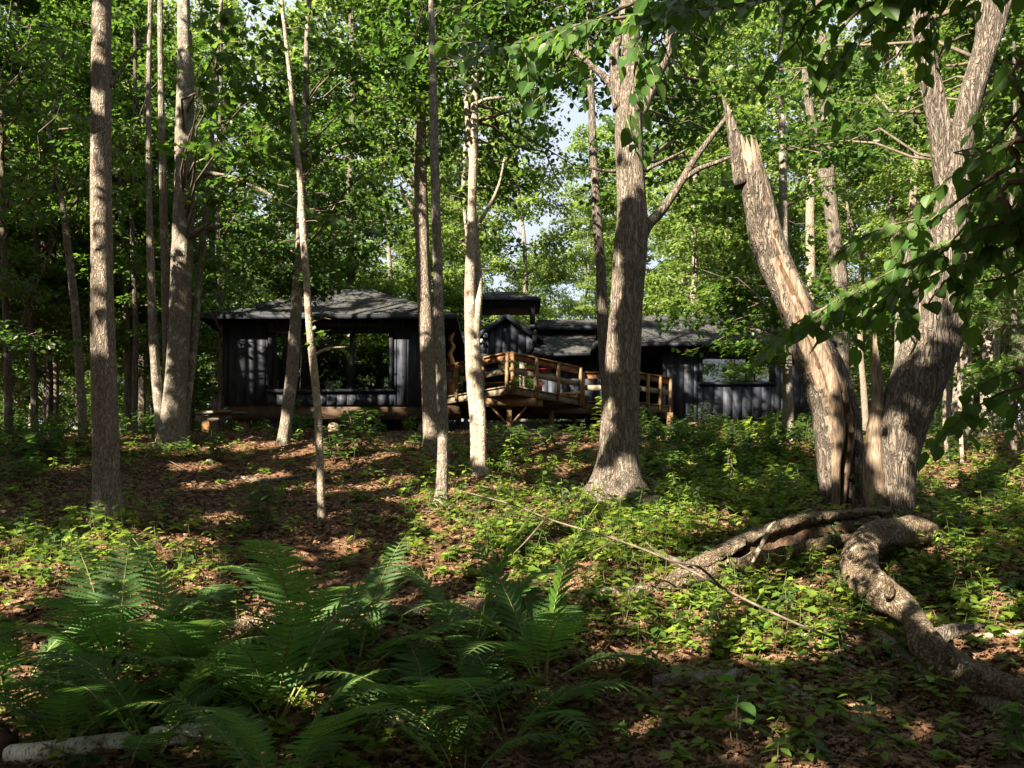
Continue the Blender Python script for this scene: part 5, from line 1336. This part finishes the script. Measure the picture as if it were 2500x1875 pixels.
# the long thin dead branch that hangs across the slope
q = [(985, 1058, 5, 9.6), (1100, 1088, 7, 9.0), (1200, 1126, 8, 8.5), (1330, 1165, 9, 8.0), (1450, 1212, 10, 7.5), (1600, 1290, 12, 7.0), (1700, 1338, 12, 6.7), (1790, 1375, 12, 6.45), (1850, 1396, 10, 6.3)]
p, r = dpath(q)
lb = empty('dead_branch', p[-1] * [1, 1, 0] + [0, 0, float(ground(p[-1][0], p[-1][1]))], 'long thin bare branch slanting down across the sunny herbs', 'branch')
obj('stem', Geo().tube(p, r * .48, 8, lump=.06, seed=31, step=.1), M['twig'], lb, smooth=True)
for a in ([(1180, 1118, 5, 8.6), (1140, 1165, 4, 8.4), (1110, 1195, 2, 8.3)], [(1560, 1270, 6, 7.1), (1510, 1225, 6, 7.0), (1450, 1212, 5, 7.0), (1420, 1195, 4, 7.0), (1395, 1170, 2, 7.0)], [(1330, 1165, 4, 8), (1280, 1195, 3, 7.9), (1255, 1215, 2, 7.9)]):
    obj('side_twig', Geo().tube(*dpath(a), 6, step=.08), M['twig'], lb, smooth=True)

def birch_mat():
    m, nt, N, L, b = new_mat('birch_bark')
    mp = tex_coord(N, L, (3, 40, 40)); mp.inputs['Scale'].default_value = (44, 24, 24)
    nz = N.new('ShaderNodeTexNoise'); nz.inputs['Scale'].default_value = 1.4; nz.inputs['Detail'].default_value = 3
    L.new(mp.outputs[0], nz.inputs['Vector'])
    r = ramp(N, [(.4, (.62, .6, .55)), (.6, (.45, .42, .37)), (.68, (.06, .05, .04))])
    L.new(nz.outputs[0], r.inputs[0])
    mp2 = tex_coord(N, L, (1, 1, 1)); n2 = N.new('ShaderNodeTexNoise'); n2.inputs['Scale'].default_value = 6; n2.inputs['Detail'].default_value = 8
    L.new(mp2.outputs[0], n2.inputs['Vector'])
    r2 = ramp(N, [(.5, (1, 1, 1)), (.66, (.25, .19, .13))]); L.new(n2.outputs[0], r2.inputs[0])
    mu = N.new('ShaderNodeMix'); mu.data_type = 'RGBA'; mu.blend_type = 'MULTIPLY'; mu.inputs[0].default_value = 1
    L.new(r.outputs[0], mu.inputs[6]); L.new(r2.outputs[0], mu.inputs[7]); L.new(mu.outputs[2], b.inputs['Base Color'])
    b.inputs['Roughness'].default_value = .7
    return m
M['birch'] = birch_mat()
for a, lab in (([(25, 1648, 46), (120, 1640, 48), (285, 1618, 42)], 'white birch log lying at the bottom left corner under the ferns'), ([(325, 1615, 46), (440, 1602, 46), (560, 1592, 40)], 'broken piece of white birch log below the tallest fern')):
    p, r = gpath(a, .75)
    obj('birch_log', Geo().tube(p, r, 16, lump=.05, seed=a[0][0], step=.08, ragged=.05), M['birch'], smooth=True, loc=p[1], label=lab, cat='log', group='pieces of birch log')
p, r = gpath([(690, 1590, 34), (800, 1580, 40), (890, 1572, 30)], .6)
obj('fallen_log', Geo().tube(p, r, 14, lump=.08, seed=41, step=.08, ragged=.06), M['bark_log'], smooth=True, loc=p[1], label='grey rotting log in the shade under the fern fronds at the bottom', cat='log')
b = D(8, 1612, hit(8, 1640)); zg = float(ground(b[0], b[1]))
obj('tree_stump', Geo().tube([(b[0], b[1], zg - .1), (b[0], b[1], zg + .05), (b[0] + .02, b[1], zg + .16)], [.1, .08, .07], 12, lump=.12, seed=9, step=.04, ragged=.04), M['rot'], smooth=True, loc=(b[0], b[1], zg), label='small rotten brown stump at the bottom left corner', cat='stump')
def stone(u, v, w, lab):
    Y = hit(u, v); p = D(u, v, Y); r = wid(w, Y) / 2; r2 = np.random.default_rng(u)
    th = np.linspace(0, 2 * pi, 11)[:-1]; V = []; n = 6
    for k in range(n):
        ph = -pi / 2 + pi * (k + .5) / n
        V += [(r * cos(ph) * cos(t) * r2.uniform(.8, 1.15), r * .8 * cos(ph) * sin(t) * r2.uniform(.8, 1.15), r * (.55 if w < 100 else .22) * sin(ph)) for t in th]
    V = np.array(V) + [p[0], p[1], float(ground(p[0], p[1])) + r * .2]
    Q = [(k * 10 + j, k * 10 + (j + 1) % 10, k * 10 + 10 + (j + 1) % 10, k * 10 + 10 + j) for k in range(n - 1) for j in range(10)]
    obj('stone', Geo().add(V, Q + [tuple(range(9, -1, -1)), tuple(range(50, 60))]), M['stone'], smooth=True, loc=V.mean(0), label=lab, cat='stone')
stone(1138, 1072, 34, 'rounded grey stone half buried among the bright herbs')
stone(1295, 1008, 16, 'small pale stone on the leaf litter beside the oak')
stone(455, 1000, 22, 'small mossy stone on the dead leaves near the maple clump')


# ------------------------------------------------------------------ ferns
def pinna_template():
    out = []
    n = 9
    for k in range(n):
        y0 = .05 + .9 * k / n; w_ = .094 * (1 - (k / n) ** 2.2) + .011
        out.append((w_ * .55, y0)); out.append((w_, y0 + .06))
    return halves(out, .08, .1)
pv_, pf_ = pinna_template()
pin = Geo().add(pv_, pf_).mesh('pinna'); pin.materials.append(M['fern'])
def frond(L_, th0, th1, name='frond', side=0.):
    s = np.linspace(0, 1, 26); th = th0 + th1 * s ** 1.7
    ds = L_ / 25
    x = np.concatenate([[0], np.cumsum(np.sin(th[1:]) * ds)]); z = np.concatenate([[0], np.cumsum(np.cos(th[1:]) * ds)])
    yv = side * s ** 2
    pts = np.stack([x, yv, z], -1)
    me = Geo().tube(pts, .0065 * (1 - .85 * s) + .001, 5).mesh('frond', True); me.materials.append(M['fernstem'])
    T = norm(np.gradient(pts, axis=0)); pl_ = []
    n = 23
    for k in range(n):
        t = .2 + .79 * (k / (n - 1)) ** .95
        i = t * 25; j = min(24, int(i)); b = pts[j] + (pts[j + 1] - pts[j]) * (i - j); tt = T[j]
        w_ = .235 * L_ / 1.3 * (np.sin(pi * min(1, .16 + .84 * (k / (n - 1)) ** .8)) ** .75) + .012
        for sg in (1, -1):
            sv = norm(np.cross(tt, (0, 1, 0))) if False else np.array([0, sg, 0.])
            yd = norm(sv + tt * .42 + rng.normal(0, .05, 3)); nz_ = norm(np.cross(tt, (0, 1, 0))); nz_ = nz_ if nz_[2] > 0 or nz_[0] < 0 else -nz_
            X, Y, Z = axes_from(yd[None], (nz_ + np.array([0, sg * .15, .1]))[None])
            pl_.append((b, X[0], Y[0], Z[0], w_ * rng.uniform(.9, 1.08)))
    return me, pl_
FR = [frond(1.3, .25, 1.75), frond(1.5, .2, 1.35), frond(1.2, .45, 1.75), frond(1.4, .3, 1.6, side=.18), frond(1.4, .05, .6), frond(1.1, .6, 1.45, side=-.15)]
def put_frond(fern, k, az, tilt, s):
    me, pl_ = FR[k]
    o = bpy.data.objects.new('frond', me); COL.objects.link(o); o.parent = fern
    o.rotation_euler = (0, tilt, az); o.scale = (s, s, s)
    o.location = (.04 * cos(az), .04 * sin(az), 0)
    for (b, X, Y, Z, w_) in pl_:
        c = bpy.data.objects.new('pinna', pin); COL.objects.link(c); c.parent = o
        c.matrix_local = Matrix(((X[0] * w_, Y[0] * w_, Z[0] * w_, b[0]), (X[1] * w_, Y[1] * w_, Z[1] * w_, b[1]), (X[2] * w_, Y[2] * w_, Z[2] * w_, b[2]), (0, 0, 0, 1)))
FERNS = [(590, 1565, 9, 1.0, 'tallest fern with yellowish stalks in the middle of the fern bed'), (250, 1480, 7, .95, 'broad dark fern spreading before the stout straight trunk'),
         (20, 1540, 7, 1.0, 'fern cut by the left edge of the picture'), (420, 1500, 6, .85, 'pale green fern beside the tallest fern'),
         (760, 1470, 7, 1.05, 'dark fern right behind the tallest fern'), (1010, 1440, 7, 1.0, 'dark fern whose upright frond stands in the sunny herbs'),
         (1170, 1480, 7, .95, 'rightmost dark fern, arching over the long low log'), (640, 1400, 6, 1.0, 'fern at the back of the bed below the thin sapling'),
         (330, 1640, 6, .8, 'low shaded fern above the white birch log'), (930, 1580, 6, .85, 'fern in the lower middle with wide drooping fronds'),
         (1100, 1600, 5, .8, 'bluish green fern at the shady end of the bed'), (130, 1620, 5, .75, 'small shaded fern in the bottom left corner'), (600, 1720, 6, .72, 'fern at the bottom edge below the tallest fern'), (1000, 1690, 4, .6, 'small fern at the bottom edge near the dark litter')]
for k, (u, v, n, s, lab) in enumerate(FERNS):
    Y = hit(u, v); p = D(u, v, Y); zg = float(ground(p[0], p[1]))
    f = empty('fern', (p[0], p[1], zg - .02), lab, 'fern', 'ferns in the foreground bed')
    a0 = rng.uniform(0, 6.3)
    n += 1
    for j in range(n):
        put_frond(f, int(rng.choice([0, 1, 1, 2, 3, 3, 4, 5])), a0 + j * 2 * pi / n + rng.normal(0, .2), rng.uniform(.0, .55), s * rng.uniform(.85, 1.2))
    if k == 5: put_frond(f, 4, -.15, .12, 1.12)

# ------------------------------------------------------------------ single saplings and shrubs, leaf by leaf
LM = {}
def leaf_mesh(tn, tmpl, mat):
    if (tn, mat) not in LM:
        me = Geo().add(*tmpl).mesh('leaf'); me.materials.append(M[mat]); LM[(tn, mat)] = me
    return LM[(tn, mat)]
def leaf_obj(parent, me, b, X, Y, Z, w_):
    c = bpy.data.objects.new('leaf', me); COL.objects.link(c); c.parent = parent
    b = b - ORIGIN[parent.name]
    c.matrix_local = Matrix(((X[0] * w_, Y[0] * w_, Z[0] * w_, b[0]), (X[1] * w_, Y[1] * w_, Z[1] * w_, b[1]), (X[2] * w_, Y[2] * w_, Z[2] * w_, b[2]), (0, 0, 0, 1)))
def shrub(u, v, h, wdt, n, size, tn, tmpl, mat, lab, nst=4, name='shrub', cat='shrub', lo=.25):
    Y = hit(u, v); p = D(u, v, Y); p[2] = float(ground(p[0], p[1])); H = wid(h, Y); W_ = wid(wdt, Y) / 2
    t = empty(name, p, lab, cat)
    me = leaf_mesh(tn, tmpl, mat); g = Geo(); per = n // nst
    for k in range(nst):
        a = k * 2.4 + rng.normal(0, .4); r = W_ * (.75 if nst > 1 else .1) * rng.uniform(.5, 1)
        tip = p + np.array([r * cos(a), r * sin(a), H * rng.uniform(.75, 1.0)])
        c = curve_pts(p - [0, 0, .05], tip, .02, 6)
        g.tube(c, np.linspace(.004 + .008 * H, .003, 6), 5)
        for j in range(per):
            f = lo + (1 - lo) * (j + .5) / per * .99; i = min(4, int(f * 5)); b = c[i] + (c[i + 1] - c[i]) * (f * 5 - i)
            az = j * 2.4 + k + rng.normal(0, .3); rr = W_ * (.45 if nst > 1 else .8) * (1.15 - f) * rng.uniform(.3, 1)
            e = b + np.array([rr * cos(az), rr * sin(az), .25 * rr])
            if rr > .04: g.bar(b, e, .004, .004)
            X, Yv, Z = axes_from(np.array([[cos(az), sin(az), rng.uniform(-.5, .2)]]), np.array([[rng.normal(0, .3), rng.normal(0, .3), 1.]]))
            leaf_obj(t, me, e, X[0], Yv[0], Z[0], size * rng.uniform(.7, 1.2))
    obj('stem', g, M['twig'], t)
SH = [(565, 1150, 120, 120, 90, .14, 'oak', LEAF_OAK, 'oak', 'bushy green oak seedling standing alone on the dead leaves'),
      (945, 1035, 45, 75, 34, .17, 'oak', LEAF_OAK, 'herb', 'bright fresh green seedling behind the slim mottled trunk'),
      (100, 1000, 95, 170, 80, .2, 'oak', LEAF_OAK, 'dark', 'dark leafy shrub behind the stout straight trunk'),
      (45, 1055, 75, 110, 60, .18, 'oak', LEAF_OAK, 'dark', 'low dark shrub at the left edge on the litter'),
      (320, 950, 70, 80, 56, .18, 'oak', LEAF_OAK, 'oak', 'sunlit young oak shrub left of the maple clump'),
      (460, 1000, 75, 90, 60, .15, 'oak', LEAF_OAK, 'dark', 'small dark shrub below the plank step'),
      (640, 945, 60, 90, 50, .18, 'oak', LEAF_OAK, 'oak', 'shrub with broad leaves below the leaning trunk'),
      (770, 985, 110, 170, 110, .19, 'oak', LEAF_OAK, 'dark', 'wide dark oak shrub below the wide cabin window'),
      (720, 1000, 60, 90, 46, .17, 'oak', LEAF_OAK, 'oak', 'low shrub beside the thin pale sapling'),
      (1100, 985, 80, 130, 80, .2, 'oak', LEAF_OAK, 'dark', 'dark broad leaved shrub under the deck corner'),
      (1180, 970, 55, 80, 44, .17, 'oak', LEAF_OAK, 'oak', 'smaller dark shrub under the deck right of its corner post'),
      (1575, 1075, 110, 30, 30, .1, 'oval', LEAF_OVAL, 'herb', 'tall thin yellow green seedling among the dark bushes'),
      (1640, 960, 70, 110, 54, .19, 'mapl', LEAF_MAPLE, 'herb', 'bright young maple before the low window wall'),
      (1480, 960, 50, 90, 50, .13, 'oval', LEAF_OVAL, 'dark', 'dense dark shrub by the last deck post'),
      (1100, 1020, 85, 60, 40, .1, 'oval', LEAF_OVAL, 'herb', 'airy sunlit seedling right of the fused pale trunk'),
      (1010, 1660, 150, 90, 44, .07, 'oval', LEAF_OVAL, 'herb', 'light green twiggy seedling at the bottom beside the fern bed'),
      (1590, 1610, 150, 130, 26, .15, 'lind', LEAF_LINDEN, 'linden', 'large leaved seedling in the bottom shade'),
      (2195, 1640, 130, 70, 26, .1, 'lind', LEAF_LINDEN, 'linden', 'shaded seedling in the bottom right corner'),
      (1655, 1300, 70, 60, 12, .13, 'lind', LEAF_LINDEN, 'herb', 'seedling with one big bright leaf before the hollow log'),
      (2020, 1250, 110, 60, 34, .08, 'oval', LEAF_OVAL, 'herb', 'light green seedling by the knee of the crooked fallen trunk'),
      (1960, 1440, 80, 90, 26, .12, 'oval', LEAF_OVAL, 'dark', 'dark leafy sprig above the thin grey branch')]
for a in SH: shrub(*a)
shrub(1300, 975, 150, 80, 60, .13, 'oval', LEAF_OVAL, 'herb', 'tall thin beech sapling in front of the deck left of the oak', nst=1, name='sapling', cat='sapling', lo=.3)

# pine at the right edge
def pine(u, v, Y, lab, branches):
    b = D(u, v, Y); b[2] = float(ground(b[0], b[1]))
    t = empty('pine_tree', b, lab, 'tree')
    obj('trunk', Geo().tube([b - [0, 0, .2], b + [0, 0, 3], b + [.1, 0, 7]], [.08, .06, .02], 10), M['bark_dark'], t, smooth=True)
    tw = Geo(); NP, NX, NY, NZ, NS = [], [], [], [], []
    for (tu, tv, ty) in branches:
        tip = D(tu, tv, ty); o = b + [0, 0, max(.5, tip[2] - b[2] - .2)]
        c = curve_pts(o, tip, .06, 8); tw.tube(c, np.linspace(.02, .004, 8), 5)
        for k in range(26):
            f = rng.uniform(.25, 1) * 6.99; i = int(f); q = c[i] + (c[i + 1] - c[i]) * (f - i) + rng.normal(0, .09, 3)
            tw.tube([c[i], q], [.004, .003], 3)
            m = 34
            d = norm(norm(c[i + 1] - c[i]) * .6 + rng.normal(0, .6, (m, 3)))
            NP.append(np.repeat(q[None], m, 0)); X, Yv, Z = axes_from(d, norm(rng.normal(0, 1, (m, 3))))
            NX.append(X); NY.append(Yv); NZ.append(Z); NS.append(rng.uniform(.08, .12, m))
    NEED = (np.array([(-.012, 0, 0), (.012, 0, 0), (0, 1, 0)]), [(0, 1, 2)])
    obj('twigs', tw, M['twig'], t, kind='stuff')
    obj('needles', Geo().inst(NEED, np.vstack(NP), np.vstack(NX), np.vstack(NY), np.vstack(NZ), np.concatenate(NS)), M['needle'], t, kind='stuff')
pine(2330, 950, 13, 'young pine with pale needle tufts reaching in at the right edge', [(2150, 640, 12.6), (2170, 690, 12.8), (2190, 600, 13), (2140, 740, 12.7), (2180, 770, 12.5), (2120, 700, 13), (2200, 730, 12.4)])

# ------------------------------------------------------------------ the linden whose boughs hang into the picture
lz = float(ground(4.6, 2.4))
ld = empty('linden_tree', (4.6, 2.4, lz), 'large leaved linden boughs hanging in from the top and right edges, closest to the viewer', 'tree')
obj('trunk', Geo().tube([(4.6, 2.4, lz - .2), (4.6, 2.4, lz + 1.5), (4.55, 2.45, lz + 4), (4.6, 2.5, lz + 7)], [.2, .17, .14, .08], 16, lump=.03, seed=77, step=.2), M['bark_ash'], ld, smooth=True)
CAND = []
def linden_bough(start, q, dens, blen, big=.098, down=.7):
    pts = np.vstack([np.asarray(start, float)[None], [D(u, v, Y) for u, v, Y in q]])
    rad = np.linspace(.018, .003, len(pts))
    p2, r2 = resample(pts, rad, .06)
    obj('branch', Geo().tube(p2, r2, 7, lump=.04, seed=len(CAND)), M['twig'], ld, smooth=True)
    tw = Geo()
    L_ = len(p2)
    for i in range(int(L_ * .3), L_):
        if rng.random() > dens: continue
        a = rng.uniform(0, 6.3); T = norm(p2[min(i + 1, L_ - 1)] - p2[i - 1])
        d = norm(T * .7 + np.array([cos(a), sin(a) * .8, -.25]))
        l = blen * rng.uniform(.5, 1.2); m = max(2, int(l / .055))
        b = p2[i].copy(); pts_ = [b.copy()]
        for j in range(m):
            d = norm(d + np.array([0, 0, -.09])); b = b + d * .055; pts_.append(b.copy())
            sd = norm(np.cross(d, (0, 0, 1))) * (1 if j % 2 else -1)
            yd = norm(sd * .7 + d * .5 + np.array([0, 0, -down]) + rng.normal(0, .15, 3))
            nz_ = norm(np.array([0, -.45, .75]) + rng.normal(0, .3, 3))
            X, Yv, Z = axes_from(yd[None], nz_[None])
            CAND.append((b.copy(), X[0], Yv[0], Z[0], big * rng.uniform(.55, 1.1)))
        tw.tube(np.array(pts_), np.linspace(.0045, .002, len(pts_)), 4)
    obj('twigs', tw, M['twig'], ld, kind='stuff')
tr0 = (4.6, 2.42, lz + 2.6)
linden_bough(tr0, [(2300, 380, 3.6), (2180, 470, 3.75), (2080, 510, 3.9), (1980, 560, 4.0), (1880, 610, 4.1), (1780, 665, 4.2)], 1.1, .5)
linden_bough(tr0, [(2320, 420, 3.7), (2200, 520, 3.85), (2100, 560, 4.0), (2000, 600, 4.1), (1900, 655, 4.2)], .7, .35)
linden_bough(tr0, [(2320, 300, 3.5), (2200, 350, 3.7), (2100, 410, 3.85), (2030, 460, 3.95), (1950, 480, 4.1)], .85, .42)
linden_bough(tr0, [(2320, 130, 3.6), (2210, 230, 3.8), (2150, 310, 3.9), (2110, 400, 4.0)], .9, .4)
linden_bough((4.6, 2.42, lz + 1.9), [(2330, 800, 3.4), (2230, 830, 3.5), (2160, 850, 3.6), (2110, 880, 3.65)], .5, .3)
top0 = (4.58, 2.46, lz + 4.6)
linden_bough(top0, [(2050, -120, 4.2), (1800, -40, 4.4), (1600, 10, 4.5), (1400, 30, 4.6), (1220, 60, 4.7), (1090, 100, 4.8), (1000, 90, 4.9)], .62, .46)
linden_bough(top0, [(2000, -150, 4.0), (1700, -60, 4.2), (1500, -20, 4.3), (1400, 60, 4.4), (1365, 180, 4.45), (1350, 280, 4.5)], .6, .3)
linden_bough(top0, [(2000, -150, 4.2), (1850, -60, 4.3), (1760, 20, 4.35), (1720, 90, 4.4), (1690, 120, 4.5)], .6, .4)
linden_bough(top0, [(1700, -120, 4.5), (1500, -40, 4.7), (1300, 40, 4.8), (1210, 150, 4.9), (1180, 210, 4.95)], .5, .3)
linden_bough(top0, [(2150, -120, 4.0), (1980, -30, 4.2), (1860, 20, 4.3), (1800, 90, 4.4), (1760, 160, 4.5)], .6, .45)
linden_bough(tr0, [(2330, 250, 3.9), (2200, 300, 4.1), (2110, 335, 4.3), (2060, 330, 4.45)], .45, .35)
linden_bough(tr0, [(2330, 170, 4.0), (2230, 150, 4.2), (2160, 130, 4.4)], .5, .3)
linden_bough(tr0, [(2340, 480, 3.7), (2240, 560, 3.8), (2170, 600, 3.9), (2110, 610, 4.0)], .4, .3)
linden_bough(top0, [(2150, -110, 4.1), (2030, -40, 4.3), (1940, -10, 4.4), (1900, 40, 4.5)], .9, .4)
linden_bough(top0, [(1950, -140, 4.4), (1750, -70, 4.6), (1560, -20, 4.8), (1450, 40, 4.9), (1420, 110, 5.0)], .8, .4)
me = leaf_mesh('lindbig', LEAF_LINDEN, 'linden')
def in_view(c):
    u, v = to_uv(c[0][0], c[0][1], c[0][2]); return -60 < u < 2270 and -60 < v < 1700
score = np.array([(c[4] / c[0][1]) * (1 if in_view(c) else .001) for c in CAND])
order = np.argsort(-score)
for i in order[:300]: leaf_obj(ld, me, *CAND[i])
rest = [CAND[i] for i in order[300:]]
if rest:
    g = Geo().inst(LEAF_LINDEN, np.array([c[0] for c in rest]), np.array([c[1] for c in rest]), np.array([c[2] for c in rest]), np.array([c[3] for c in rest]), np.array([c[4] for c in rest]))
    obj('foliage', g, M['linden'], ld, kind='stuff')
